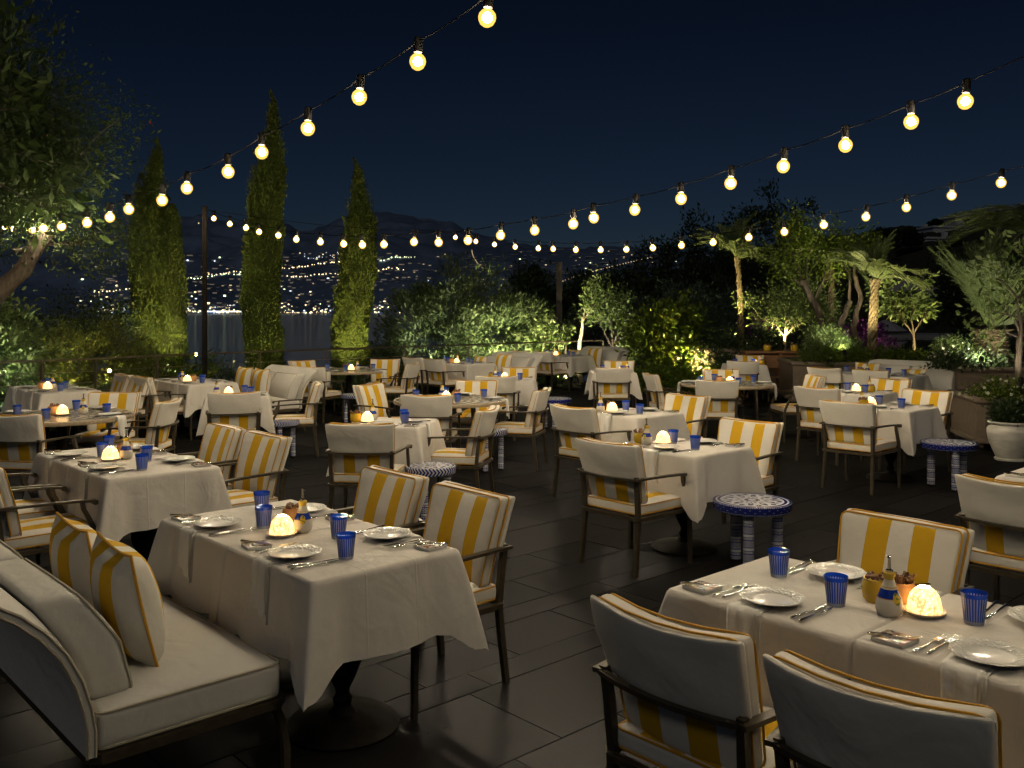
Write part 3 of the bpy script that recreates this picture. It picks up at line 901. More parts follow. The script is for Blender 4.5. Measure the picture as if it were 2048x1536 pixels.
def make_round_table(R=0.65, legs=True):
    root = empty('round_mosaic_table')
    mb = MB(); mb.lathe([(0.0, 0.730), (R - 0.03, 0.730), (R - 0.028, 0.748), (0.0, 0.7485)], 48)
    mb.build('mosaic_top', [M['mosaic']], root)
    mb = MB(); mb.lathe([(R - 0.027, 0.712), (R - 0.004, 0.712), (R, 0.722), (R, 0.742), (R - 0.005, 0.750), (R - 0.027, 0.750)], 48)
    mb.v = mb.v; mb.f = mb.f[:-2]; mb.m = mb.m[:-2]
    n = 48; K = 6
    for k in range(n): mb.f.append([k, (K - 1) * n + k, (K - 1) * n + (k + 1) % n, (k + 1) % n]); mb.m.append(0)
    mb.build('rim', [M['rim']], root)
    if legs:
        for k in range(4):
            a = math.pi / 4 + k * math.pi / 2
            c, s = math.cos(a), math.sin(a)
            mb = MB(); mb.tube([(0.36 * c, 0.36 * s, 0.712), (0.40 * c, 0.40 * s, 0.35), (0.44 * c, 0.44 * s, 0.0)], [0.022, 0.020, 0.017], 4)
            mb.build('leg', [M['bronze']], root)
        mb = MB(); mb.tube([(0.36 * math.cos(math.pi / 4 + k * math.pi / 2), 0.36 * math.sin(math.pi / 4 + k * math.pi / 2), 0.70) for k in range(4)], 0.014, 4, closed=True)
        mb.build('apron', [M['bronze']], root)
    else:
        mb = MB(); mb.lathe([(0.05, 0.04), (0.09, 0.07), (0.045, 0.16), (0.07, 0.30), (0.085, 0.36), (0.05, 0.44), (0.045, 0.66), (0.11, 0.712)], 18)
        mb.build('column', [M['iron']], root)
        mb = MB(); mb.lathe([(0.29, 0.0), (0.29, 0.018), (0.12, 0.045), (0.06, 0.05)], 32)
        mb.build('base', [M['iron']], root)
    return root

def make_stool(R, rim, legpat=(0, 0, 0)):
    root = empty('ceramic_side_table')
    mb = MB(); mb.lathe([(0.0, 0.452), (R - 0.008, 0.452), (R - 0.0065, 0.458), (0.0, 0.4600)], 40)
    s = 0.25 / R
    top = mb.build('ceramic_top', [M['cer_top']], root)
    if abs(s - 1) > 0.05:
        top.scale = (1 / s, 1 / s, 1.0)
        for v in top.data.vertices: v.co.x *= s; v.co.y *= s
    mb = MB(); mb.lathe([(R - 0.03, 0.400), (R - 0.004, 0.400), (R, 0.405), (R, 0.455), (R - 0.004, 0.459), (R - 0.0066, 0.459)], 48); mb.f.pop(); mb.m.pop()
    mb.build('rim', [M[rim]], root)
    for k in range(3):
        a = math.radians((115, 248, 0)[k])
        c, s2 = math.cos(a) * R * 0.66, math.sin(a) * R * 0.66
        lr = 0.037 if R > 0.23 else 0.030
        mb = MB(); mb.lathe([(lr, 0.02), (lr, 0.21), (lr, 0.402)], 16, c=(0, 0, 0))
        lg = mb.build('leg', [M['cer_leg']], root); lg.location = (c, s2, 0)
        mb = MB(); mb.lathe([(lr * 0.95, 0.0), (lr * 1.02, 0.004), (lr * 1.02, 0.02), (lr * 0.95, 0.022)], 14)
        mb.build('foot', [M['iron']], lg)
    return root

# ------------------------------------------------------------------ tableware
def make_glass():
    mb = MB()
    mb.lathe([(0.0, 0.0), (0.0285, 0.0), (0.0300, 0.004), (0.0345, 0.05), (0.0405, 0.100), (0.0380, 0.100), (0.0322, 0.05), (0.0270, 0.016), (0.0, 0.014)], 26)
    return mb.mesh('cut_glass_tumbler', [M['tumbler']], True, 50)
def make_plate():
    mb = MB()
    mb.lathe([(0.0, 0.002), (0.045, 0.0), (0.062, 0.002), (0.072, 0.007), (0.1065, 0.0155), (0.108, 0.017), (0.106, 0.0185), (0.072, 0.0105), (0.066, 0.007), (0.058, 0.0055), (0.0, 0.0055)], 44)
    # scalloped edge
    def sc(x, y, z):
        r = math.hypot(x, y)
        if r < 0.09: return (x, y, z)
        a = math.atan2(y, x)
        k = 1 + 0.014 * math.cos(a * 12)
        return (x * k, y * k, z)
    mb.deform(sc)
    return mb.mesh('embossed_plate', [M['plate']], True, 60)
def make_dome_lamp():
    root = empty('dome_candle_lamp')
    mb = MB(); mb.lathe([(0.0, 0.0), (0.040, 0.0), (0.052, 0.004), (0.066, 0.014), (0.067, 0.017), (0.060, 0.0165), (0.0, 0.010)], 30)
    mb.build('saucer', [M['saucer']], root)
    mb = MB(); mb.lathe([(0.0535, 0.0155), (0.053, 0.030), (0.050, 0.050), (0.043, 0.069), (0.032, 0.083), (0.021, 0.0905), (0.0185, 0.092)], 30)
    mb.f.pop(); mb.m.pop()
    mb.build('porcelain_dome', [M['dome']], root)
    mb = MB(); mb.lathe([(0.0, 0.0905), (0.0184, 0.0905), (0.0184, 0.0915), (0.0, 0.0915)], 16)
    mb.build('candle_opening', [M['domehot']], root)
    return root
def make_bottle():
    root = empty('painted_oil_bottle')
    mb = MB(); mb.lathe([(0.0, 0.0), (0.028, 0.0), (0.038, 0.010), (0.0425, 0.026), (0.0425, 0.042), (0.038, 0.060), (0.030, 0.080), (0.022, 0.100), (0.0165, 0.118), (0.0155, 0.128), (0.0195, 0.131), (0.0195, 0.140), (0.014, 0.144), (0.0, 0.144)], 28)
    mb.build('glazed_body', [M['bottle']], root)
    mb = MB(); mb.lathe([(0.0, 0.143), (0.012, 0.143), (0.012, 0.150), (0.0055, 0.153), (0.0045, 0.19), (0.0055, 0.196), (0.0, 0.197)], 10)
    mb.tube([(0, 0, 0.188), (0.010, 0, 0.193)], 0.0035, 6)
    mb.build('pouring_spout', [M['chrome']], root)
    return root
def make_pot(mat, kind, seed):
    root = empty('snack_pot')
    mb = MB()
    pf = [(0.0, 0.0), (0.038, 0.0), (0.048, 0.012), (0.051, 0.04), (0.049, 0.065), (0.045, 0.074), (0.047, 0.080), (0.043, 0.080), (0.041, 0.070), (0.0, 0.066)]
    mb.lathe(pf, 24)
    mb.build('glazed_pot', [M[mat]], root)
    rnd = random.Random(seed)
    mb = MB()
    for i in range(26):
        a = rnd.uniform(0, 6.28); r = 0.036 * math.sqrt(rnd.random())
        x, y = r * math.cos(a), r * math.sin(a)
        if kind:
            dx, dy = rnd.uniform(-.02, .02), rnd.uniform(-.02, .02)
            mb.tube([(x, y, 0.066), (x + dx, y + dy, 0.086 + rnd.random() * 0.022)], 0.006, 5)
        else:
            mb.lathe([(0.0, -0.008), (0.008, -0.003), (0.008, 0.004), (0.0, 0.009)], 6, c=(x, y, 0.078 + rnd.random() * 0.014))
    o = mb.build('rusk_pieces' if kind else 'nuts', [M['bread']], root); o['kind'] = 'stuff'
    return root
def fork_mesh():
    mb = MB()
    hd = [(0, -0.098, 0.004), (0, -0.085, 0.006), (0, -0.05, 0.006), (0, -0.01, 0.007), (0, 0.02, 0.010)]
    mb.tube(hd, [0.0055, 0.007, 0.005, 0.0032, 0.003], 6, flat=0.55)
    mb.box((0, 0.038, 0.010), (0.021, 0.034, 0.003))
    for i in range(4):
        x = -0.009 + 0.006 * i
        mb.tube([(x, 0.053, 0.010), (x, 0.075, 0.008), (x, 0.097, 0.012)], [0.0017, 0.0016, 0.001], 4)
    return mb.mesh('dinner_fork', [M['silver']], True, 40)
def knife_mesh(s=1.0):
    mb = MB()
    mb.tube([(0, -0.108 * s, 0.006), (0, -0.10 * s, 0.007), (0, -0.06 * s, 0.007), (0, -0.01 * s, 0.006)], [0.005, 0.0075, 0.0058, 0.0045], 6, flat=0.8)
    v = [(-0.004, -0.01 * s, 0.004), (0.004, -0.01 * s, 0.004), (0.008, 0.03 * s, 0.004), (0.008, 0.085 * s, 0.004), (0.000, 0.11 * s, 0.004), (-0.004, 0.085 * s, 0.004)]
    w = [(x, y, z + 0.0018) for x, y, z in v]
    n = len(v)
    mb.add(v + w, [tuple(range(n - 1, -1, -1)), tuple(range(n, 2 * n))] + [(i, (i + 1) % n, (i + 1) % n + n, i + n) for i in range(n)])
    return mb.mesh('dinner_knife', [M['silver']], True, 40)
def coaster_mesh():
    mb = MB(); add_rbox(mb, (0, 0, 0.0065), (0.051, 0.051, 0.0065), 0.003, 1, 1, lambda a, s, i: 0 if (a == 2 and s > 0 and i) else 1)
    return mb.mesh('painted_tile', [M['coaster'], M['plate']], True, 40)
def napkin_mesh(seed):
    """folded napkin, local origin on the table edge, +y toward the plate; hangs down at -y"""
    rnd = random.Random(seed)
    mb = MB()
    for layer in range(3):
        hang = 0.135 + 0.02 * layer + rnd.uniform(0, 0.015)
        path = [(0.15, 0.0), (0.08, 0.0), (0.02, 0.002), (0.002, 0.001), (-0.008, -0.010), (-0.012, -0.03), (-0.016, -0.07), (-0.021, -hang)]
        v = []; nx = 8
        off = 0.0014 * (3 - layer) + 0.0012
        for k, (y, z) in enumerate(path):
            t = k / (len(path) - 1)
            for i in range(nx + 1):
                s = -1 + 2 * i / nx
                w = 0.062 * (1 - 0.30 * t) + 0.004 * layer
                x = s * w + 0.012 * layer * t
                dz = -0.045 * (s + 1) / 2 * t * t if z < -0.02 else 0
                yy = y - off * (1 if t > 0.45 else 0.3) - 0.010 * math.sin(s * 5.5 + layer) * t * t * 0.8
                zz = z + off + dz * (0.4 + 0.3 * layer)
                v.append((x, yy, zz))
        f = []
        for k in range(len(path) - 1):
            for i in range(nx):
                a = k * (nx + 1) + i
                f.append((a, a + 1, a + nx + 2, a + nx + 1))
        nv = len(v); rows_ = len(path)
        for e in (0, nx):
            st = len(v)
            for k in range(rows_):
                q = v[k * (nx + 1) + e]
                v.append((q[0] + (0.003 if e == 0 else -0.003), q[1] + (0.020 if k >= 4 else 0.0), q[2] - (0.008 if k < 4 else 0)))
            for k in range(rows_ - 1):
                a = k * (nx + 1) + e
                f.append((a, a + nx + 1, st + k + 1, st + k))
        mb.add(v, f)
    return mb.mesh('folded_napkin', [M['napkin']], True, None)

GLASS = make_glass(); PLATE = make_plate(); FORK = fork_mesh(); KNIFE = knife_mesh(); BKNIFE = knife_mesh(0.72)
COAST = coaster_mesh(); NAPS = [napkin_mesh(i) for i in range(3)]
PROTO = {}
def take(key, maker):
    """first call hands out the original, later calls hand out copies with their own parts"""
    if key not in PROTO:
        PROTO[key] = maker()
        return PROTO[key]
    return copy_tree(PROTO[key])
def place(o, loc, rz, label, cat, group=None):
    o.location = loc; o.rotation_euler = (0, 0, rz)
    return tag(o, label, cat, group)
def put(name, me, loc, rz, label, cat, group=None, tilt=None):
    o = link(name, me)
    o.location = loc; o.rotation_euler = (tilt or 0, 0, rz)
    return tag(o, label, cat, group)
CHN = 0
def chair(x, y, face, label):
    """face: direction the sitter would look, as a vector or angle in degrees"""
    if not isinstance(face, (int, float)): face = math.degrees(math.atan2(face[1], face[0]))
    global CHN
    CHN += 1
    k = CHN % 4
    return place(take('chair%d' % k, lambda: make_chair(k)), (x, y, 0), math.radians(face - 90 + random.uniform(-2.5, 2.5)), label, 'chair', 'striped dining armchairs round the tables')
def stool(x, y, big, label, rz=0):
    o = take('stool%d' % big, (lambda: make_stool(0.262, 'cer_rimdark')) if big else (lambda: make_stool(0.212, 'cer_rimchev')))
    return place(o, (x, y, 0), rz, label, 'side table', 'blue and white ceramic side tables')

def setting(E, T, rz, where, full=True, seed=0, glass2=False, tile=True, nap=True, topz=0.7515, edge=True):
    """one place setting. E: point on the table edge in front of the sitter, rz: angle of the local +y (towards the table)"""
    rnd = random.Random(seed * 31 + 5)
    c, s = math.cos(rz), math.sin(rz)
    def W(x, y, z=0.0):
        j = 0.006
        return (E[0] + (x + rnd.uniform(-j, j)) * c - (y) * s, E[1] + (x) * s + (y + rnd.uniform(-j, j)) * c, topz + z)
    if nap:
        put('folded_napkin', NAPS[seed % 3], (E[0] - 0.03 * c, E[1] - 0.03 * s, topz + 0.0015), rz + rnd.uniform(-.12, .12), 'white linen napkin hanging ' + where, 'napkin', 'napkins hanging over the table edges')
    put('embossed_plate', PLATE, W(0, 0.128, 0.009 if nap else 0.001), rz, 'embossed white plate ' + where, 'plate', 'embossed white plates')
    put('cut_glass_tumbler', GLASS, W(0.155, 0.275, 0.0005), rz + rnd.random(), 'cobalt cut glass tumbler ' + where, 'glass', 'cobalt tumblers on the tables')
    if full:
        put('dinner_knife', KNIFE, W(0.140, 0.13, 0.001), rz + rnd.uniform(-.1, .1), 'inner knife ' + where, 'knife', 'silver cutlery')
        put('dinner_knife', KNIFE, W(0.170, 0.12, 0.001), rz + rnd.uniform(-.1, .1), 'outer knife ' + where, 'knife', 'silver cutlery')
        put('dinner_fork', FORK, W(-0.135, 0.14, 0.001), rz + rnd.uniform(-.1, .1), 'inner fork ' + where, 'fork', 'silver cutlery')
        put('dinner_fork', FORK, W(-0.165, 0.13, 0.001), rz + rnd.uniform(-.1, .1), 'outer fork ' + where, 'fork', 'silver cutlery')
    else:
        put('dinner_knife', KNIFE, W(0.150, 0.13, 0.001), rz + rnd.uniform(-.1, .1), 'silver knife ' + where, 'knife', 'silver cutlery')
        put('dinner_fork', FORK, W(-0.140, 0.14, 0.001), rz + rnd.uniform(-.1, .1), 'silver fork ' + where, 'fork', 'silver cutlery')
    if tile:
        p = W(-0.255, 0.085, 0.001)
        r2 = rz + rnd.uniform(-.2, .2)
        put('painted_tile', COAST, p, r2, 'small painted tile ' + where, 'tile', 'painted butter tiles')
        put('butter_knife', BKNIFE, (p[0], p[1], p[2] + 0.0125), r2 - 0.9, 'butter knife on tile ' + where, 'knife', 'silver cutlery')

def centre(p, rz, where, dome=(0, 0), bottle=(0.1, 0), pot=(0.15, 0.1), ymat=True, topz=0.7515, seed=0):
    c, s = math.cos(rz), math.sin(rz)
    def W(q): return (p[0] + q[0] * c - q[1] * s, p[1] + q[0] * s + q[1] * c, topz + 0.0005)
    if dome: place(take('dome', make_dome_lamp), W(dome), seed * 0.7, 'glowing white dome candle lamp on ' + where, 'lamp', 'dome candle lamps')
    if bottle: place(take('bottle', make_bottle), W(bottle), rz + seed * 0.9 - 2.2, 'blue banded oil bottle with spout on ' + where, 'bottle', 'painted oil bottles')
    if pot:
        key = 'pot%d%d' % (ymat, seed % 2)
        place(take(key, lambda: make_pot('ypot' if ymat else 'opot', seed % 2, seed)), W(pot), 0, ('yellow' if ymat else 'terracotta') + ' snack pot on ' + where, 'pot', 'snack pots')

def square_table(cx, cy, rz, n, tname, seats, seed=0, full=False):
    """n tables of 0.7 m in a row along the local y, first one at cx, cy; seats: (index, side, wording)"""
    c, s = math.cos(rz), math.sin(rz)
    for i in range(n):
        p = (cx - 0.706 * i * s, cy + 0.706 * i * c)
        nm = ('', '') if n == 1 else (('near half of ', 'far half of ')[i],) * 2
        place(take('ped', make_pedestal_table), (p[0], p[1], 0), rz, 'black pedestal table, ' + nm[0] + tname, 'table', 'square pedestal tables')
        j = ()
        if n > 1: j = ('+y',) if i == 0 else ('-y',)
        put('tablecloth', cloth(j, seed + i), (p[0], p[1], 0.0), rz, 'white linen cloth draped over ' + nm[0] + tname, 'tablecloth', 'white tablecloths')
    for k, (i, side, words) in enumerate(seats):
        p = (cx - 0.706 * i * s, cy + 0.706 * i * c)
        a = {'-x': 0, '+x': 180, '-y': 90, '+y': -90}[side]
        ang = rz + math.radians(a)
        d = (math.cos(ang), math.sin(ang))
        E = (p[0] - d[0] * 0.352, p[1] - d[1] * 0.352)
        setting(E, p, ang - math.pi / 2, words + tname, full, seed * 7 + k)

# ------------------------------------------------------------------ terrace floor
def wuv(a, b): return (0.735 * a - 0.678 * b, 0.678 * a + 0.735 * b)
floor = MB()
DECK = [(-9, -6), (17.0, -6), (17.0, 15.75), (4.6, 15.75), (2.6, 13.6), (-9, 13.6)]
pts = [wuv(a, b) for a, b in DECK]
nD = len(pts)
floor.add([(x, y, -0.014) for x, y in pts] + [(x, y, -0.25) for x, y in pts],
          [tuple(range(nD))] + [(i, i + nD, (i + 1) % nD + nD, (i + 1) % nD) for i in range(nD)])
deck = floor.build('terrace_floor', [M['grout']], None, False)
deck['kind'] = 'structure'

rnd = random.Random(3)
tiles = []
b = -2.0
seq = [0.6, 0.2, 0.4, 0.2, 0.4, 0.6, 0.4, 0.2]
b = 2.64 - 6.0; i = 0
rows = []
order = [0.59, 0.19, 0.40, 0.20, 0.39, 0.40, 0.59]
bb = 2.64
tmp = []
k = 0
while bb < 15.7:
    w = order[k % 7]; tmp.append((bb, w)); bb += w; k += 1
bb = 2.64; k = 1
while bb > -5.5:
    w = order[-k % 7]; bb -= w; tmp.append((bb, w)); k += 1
for b0, w in tmp:
    a = -8.6 + rnd.uniform(0, 0.9)
    while a < 16.7:
        L = rnd.choice([0.6, 0.9, 1.2, 1.2])
        a1 = min(a + L, 16.95); b1 = min(b0 + w, 15.72)
        ok = True
        if a < 3.6 and b0 > 13.2: ok = False
        if ok and b1 - b0 > 0.05: tiles.append((a, a1, b0, b1))
        a += L
far = MB()
near = []
for a, a1, b0, b1 in tiles:
    x, y = wuv((a + a1) / 2, (b0 + b1) / 2)
    inview = y > 1.3 and abs(x) < y * 0.60 + 0.9
    near.append((0 if inview else 1, y, (a, a1, b0, b1)))
near.sort()
for k, (vis, y, (a, a1, b0, b1)) in enumerate(near):
    g = 0.0035
    L, W_ = a1 - a - 2 * g, b1 - b0 - 2 * g
    x, yy = wuv((a + a1) / 2, (b0 + b1) / 2)
    h = rnd.uniform(-0.0012, 0.0012)
    if vis == 0 and k < 300:
        mb = MB(); mb.box((0, 0, -0.007), (L, W_, 0.014))
        o = mb.build('floor_tile', [M['tile']], deck, False)
        o.location = (x, yy, h); o.rotation_euler = (rnd.uniform(-.0007, .0007), rnd.uniform(-.0007, .0007), UA)
    else:
        far.box((x, yy, -0.007 + h), (L, W_, 0.0138), rz=UA)
o = far.build('distant_floor_tiles', [M['tile']], deck, False); o['kind'] = 'stuff'

# ------------------------------------------------------------------ seating groups
A = math.radians
RZ = UA
D = lambda p, du, dv: (p[0] + U.x * du + V.x * dv, p[1] + U.y * du + V.y * dv)
FU, FMU = (U.x, U.y), (-U.x, -U.y)
def dirv(deg): return (math.cos(A(deg)), math.sin(A(deg)))

def sofa(cx, cy, face, label, L=1.5):
    rz = math.atan2(face[1], face[0]) - math.pi / 2
    return place(take('sofa%d' % int(L * 10), lambda: make_sofa(L)), (cx, cy, 0), rz, label, 'sofa', 'cream canvas sofas')
def pillow(sc, face, along, label, lean=0.42, out=-0.10, z=0.69, turn=0.0, size=1.0):
    """pillow leaning on the sofa back; along: metres from the sofa centre along its length (sitter's right)"""
    rz = math.atan2(face[1], face[0]) - math.pi / 2
    c, s = math.cos(rz), math.sin(rz)
    o = take('pillow', make_pillow)
    place(o, (sc[0] + along * c - out * s, sc[1] + along * s + out * c, z), rz, label, 'pillow', 'striped pillows on the sofas')
    o.rotation_euler = (lean, 0, rz + turn); o.scale = (size, size, size)
    return o

# 1 front table beside the big sofa
t1 = (-0.715, 3.89); N1 = 'front table by the big sofa'
square_table(*t1, RZ, 2, N1, [(0, '-x', 'on near sofa side of '), (1, '-x', 'on far sofa side of '), (0, '+x', 'by near chair of '), (1, '+x', 'by far chair of ')], 1, True)
centre(D(t1, -0.35, -0.35), RZ, N1, (0.262, 0.705), (0.365, 0.705), (0.41, 0.87), False, seed=2)
chair(*D(t1, 0.53, 0.12), FMU, 'armchair with striped front on the near open side of the front table')
chair(*D(t1, 0.54, 0.79), (-U.x, -U.y), 'armchair with striped front beside it, farther along the front table')
s1 = D(t1, -0.765, 0.46)
sofa(*s1, FU, 'big cream sofa with two striped pillows in the front corner')
pillow(s1, FU, 0.30, 'striped pillow standing nearest the sofa end in the front corner', 0.22, -0.07, 0.675, -0.08)
pillow(s1, FU, -0.18, 'striped pillow behind the other one on the front sofa', 0.22, -0.07, 0.675, -0.05)

# 2
t2 = D((-2.394, 5.456), 0.35, 0.35); N2 = 'second table on the left'
square_table(*t2, RZ, 2, N2, [(0, '-x', 'by near left chair of '), (1, '-x', 'by far left chair of '), (0, '+x', 'by near right chair of '), (1, '+x', 'by far right chair of ')], 2, True)
centre(D(t2, -0.35, -0.35), RZ, N2, (0.262, 0.705), (0.365, 0.705), (0.41, 0.86), False, seed=4)
chair(*D(t2, 0.60, 0.02), FMU, 'armchair with striped front at the near right of the second left table')
chair(*D(t2, 0.60, 0.70), FMU, 'armchair with striped front at the far right of the second left table')
chair(*D(t2, -0.64, 0.00), FU, 'armchair seen side on between the sofa and the second left table')
chair(*D(t2, -0.64, 0.66), FU, 'armchair half hidden at the left edge beside the second left table')

# 3 round table at the left edge
t3 = (-4.33, 8.87); N3 = 'round table at the left edge'
place(take('round0', lambda: make_round_table(0.65, False)), (*t3, 0), 0.2, 'mosaic topped round table on a column at the left edge', 'table', 'round mosaic tables')
for k, (a, w) in enumerate(((255, 'by the front chair of '), (75, 'by the back chair of '), (-12, 'by the right chair of '), (165, 'at the left of '))):
    d = (-math.cos(A(a)), -math.sin(A(a)))
    setting((t3[0] - d[0] * 0.65, t3[1] - d[1] * 0.65), t3, math.atan2(d[1], d[0]) - math.pi / 2, w + N3, False, 30 + k, tile=False)
centre(t3, 0, N3, (0.02, -0.03), (0.17, 0.08), (-0.1, 0.03), False, seed=3)
chair(-4.22, 8.12, 84, 'armchair with its back to the viewer at the left edge round table')
chair(-4.30, 9.72, -88, 'striped armchair on the far side of the left edge round table')
chair(-3.66, 9.05, 184, 'armchair turned sideways at the right of the left edge round table')

# 4 table below the white lit bush
t4 = D((-5.67, 11.1), 0.35, 0.35); N4 = 'cloth table below the white lit bush'
square_table(*t4, RZ, 2, N4, [(0, '-x', 'near left of '), (1, '-x', 'far left of '), (0, '+x', 'near right of '), (1, '+x', 'far right of ')], 4)
centre(D(t4, -0.35, -0.35), RZ, N4, (0.25, 0.62), (0.35, 0.75), (0.22, 0.75), False, seed=5)
chair(*D(t4, 0.72, 0.03), FMU, 'striped armchair, nearer of the pair under the small garden lamp')
chair(*D(t4, 0.72, 0.70), FMU, 'striped armchair, farther of the pair under the small garden lamp')
sofa(*D(t4, -0.85, 0.25), FU, 'cream sofa just entering the left edge below the pale bush')

# 5 corner table by the pole
t5 = D((-4.35, 12.4), 0.35, 0.35); N5 = 'corner table by the tall pole'
square_table(*t5, RZ, 2, N5, [(0, '-x', 'near left of '), (1, '-x', 'far left of '), (0, '+x', 'near right of '), (1, '+x', 'far right of ')], 5)
centre(D(t5, -0.35, -0.35), RZ, N5, (0.22, 0.55), (0.22, 0.72), (0.35, 0.66), False, seed=6)
chair(*D(t5, -0.56, -0.05), FU, 'armchair seen from behind, nearer of two at the pole corner table')
chair(*D(t5, -0.56, 0.62), FU, 'armchair seen from behind, farther of two at the pole corner table')
s5 = D(t5, 0.92, 0.25)
sofa(*s5, FMU, 'cream sofa with striped pillows between the pole and the cypress')
pillow(s5, FMU, 0.30, 'striped pillow, right one on the sofa by the pole', 0.15, 0.02)
pillow(s5, FMU, -0.22, 'striped pillow, left one on the sofa by the pole', 0.15, 0.02)

# 6 small table in front of that sofa
t6 = (-3.27, 10.98); r6 = A(15); N6 = 'small table before the pole sofa'
square_table(*t6, r6, 1, N6, [(0, '-y', 'by the front chair of '), (0, '+x', 'by the right chair of ')], 6)
centre(t6, r6, N6, (-0.10, -0.02), (-0.24, 0.08), (-0.10, 0.14), False, seed=8)
chair(-3.08, 10.22, 105, 'armchair with plain back to viewer before the small left table')
chair(-2.66, 11.22, 196, 'armchair in profile by the ceramic stool left of centre')

# 7 round table by the cypresses
t7 = (-2.76, 15.6); N7 = 'round table by the cypresses'
place(take('round0', None), (*t7, 0), 0.5, 'mosaic topped round table beside the railing and cypress', 'table', 'round mosaic tables')
for k, (a, w) in enumerate(((250, 'front of '), (140, 'back left of '), (75, 'back right of '), (-15, 'right of '))):
    d = (-math.cos(A(a)), -math.sin(A(a)))
    setting((t7[0] - d[0] * 0.65, t7[1] - d[1] * 0.65), t7, math.atan2(d[1], d[0]) - math.pi / 2, w + N7, False, 70 + k, tile=False)
centre(t7, 0, N7, (0.06, -0.12), (0.14, 0.05), (-0.05, 0.0), True, seed=9)
chair(-3.07, 14.72, 70, 'armchair with plain back to viewer left of the cypress round table')
chair(-3.50, 16.15, -40, 'striped armchair behind, left side of the cypress round table')
chair(-2.33, 16.55, -95, 'striped armchair behind, right side of the cypress round table')
chair(-1.92, 15.45, 165, 'armchair turned in at the right of the cypress round table')

# 8 table at the olive bush
t8 = D((-0.82, 17.0), 0.35, 0.35); N8 = 'cloth table at the olive bush'
square_table(*t8, RZ, 2, N8, [(0, '-x', 'near left of '), (1, '-x', 'far left of '), (0, '+x', 'near right of '), (1, '+x', 'far right of ')], 8)
centre(D(t8, -0.35, -0.35), RZ, N8, (0.25, 0.62), (0.34, 0.70), (0.25, 0.78), False, seed=10)
chair(*D(t8, -0.58, -0.02), FU, 'armchair seen from behind, nearer of two at the olive bush table')
chair(*D(t8, -0.58, 0.66), FU, 'armchair seen from behind, farther of two at the olive bush table')
s8 = D(t8, 0.95, 0.33)
sofa(*s8, FMU, 'cream sofa with striped pillows in front of the olive bush')
pillow(s8, FMU, 0.42, 'small striped pillow at the olive bush sofa far end', 0.2, 0.05, 0.66, 0, 0.85)
pillow(s8, FMU, -0.28, 'large striped pillow at the olive bush sofa near end', 0.2, 0.05)

# 9 middle round table
t9 = (-0.70, 10.45); N9 = 'middle round table'
place(take('round1', lambda: make_round_table(0.64, True)), (*t9, 0), 0.0, 'mosaic topped round table with metal legs in the middle', 'table', 'round mosaic tables')
for k, (a, w) in enumerate(((262, 'by the front chair of the '), (150, 'by the left chair of the '), (78, 'by the back chair of the '), (-5, 'by the right chair of the '))):
    d = (-math.cos(A(a)), -math.sin(A(a)))
    setting((t9[0] - d[0] * 0.64, t9[1] - d[1] * 0.64), t9, math.atan2(d[1], d[0]) - math.pi / 2, w + N9, False, 90 + k, tile=False)
centre(t9, 0, 'the ' + N9, (-0.04, -0.08), (-0.10, 0.12), (0.06, 0.10), False, seed=11)
chair(-0.87, 9.93, 88, 'armchair with plain back to viewer before the middle round table')
chair(-1.47, 10.95, -28, 'striped armchair at the left of the middle round table')
chair(-0.48, 11.42, -95, 'striped armchair behind the middle round table')
chair(0.06, 10.42, 167, 'armchair turned in at the right of the middle round table')

# 10 small table behind it
t10 = (-0.03, 13.42); r10 = A(-4); N10 = 'small table behind the middle round one'
square_table(*t10, r10, 1, N10, [(0, '-y', 'front of '), (0, '+y', 'back of ')], 10)
centre(t10, r10, N10, (-0.08, 0.05), (-0.22, 0.06), (-0.28, 0.16), True, seed=12)
chair(-0.20, 12.72, 88, 'armchair with plain back to viewer behind the middle round table')
chair(0.10, 14.08, -92, 'striped armchair at the far side of that small table')

# 11 small table in the centre
t11 = (-1.09, 8.27); r11 = A(-10); N11 = 'small cloth table in the centre'
square_table(*t11, r11, 1, N11, [(0, '+x', 'by the side chair of '), (0, '-y', 'by the front chair of ')], 11)
centre(t11, r11, N11, (-0.20, -0.05), (-0.20, 0.10), (-0.32, -0.02), True, seed=13)
chair(-1.16, 7.50, 83, 'armchair with plain back to viewer at the centre small table')
chair(-0.50, 8.38, 169, 'armchair in profile by the stools at the centre small table')

# 12 back table by the gnarled tree
t12 = D((1.28, 20.0), 0.35, 0.35); N12 = 'back table by the gnarled tree'
square_table(*t12, RZ, 2, N12, [(0, '-x', 'near left of '), (1, '-x', 'far left of '), (0, '+x', 'near right of '), (1, '+x', 'far right of ')], 12)
centre(D(t12, -0.35, -0.35), RZ, N12, (0.22, 0.68), (0.3, 0.80), (0.32, 0.68), True, seed=15)
chair(*D(t12, -0.60, -0.02), FU, 'armchair seen from behind, nearer of two at the gnarled tree table')
chair(*D(t12, -0.60, 0.72), FU, 'armchair seen from behind, farther of two at the gnarled tree table')
s12 = D(t12, 0.95, 0.30)
sofa(*s12, FMU, 'cream sofa with striped pillows before the gnarled tree and hedge')
pillow(s12, FMU, 0.46, 'small striped pillow on the gnarled tree sofa', 0.2, 0.05, 0.66, 0, 0.85)
pillow(s12, FMU, -0.20, 'large striped pillow on the gnarled tree sofa', 0.2, 0.05)

# 13 small table below the lit hedge
t13 = (1.66, 15.22); r13 = A(0); N13 = 'small table below the lit hedge'
square_table(*t13, r13, 1, N13, [(0, '-y', 'front of '), (0, '+y', 'back of ')], 13)
centre(t13, r13, N13, (0.16, 0.02), (0.25, 0.05), None, True, seed=16)
chair(1.58, 14.55, 88, 'armchair with plain back to viewer before the lit hedge')
chair(1.86, 15.98, -95, 'striped armchair at the far side below the lit hedge')

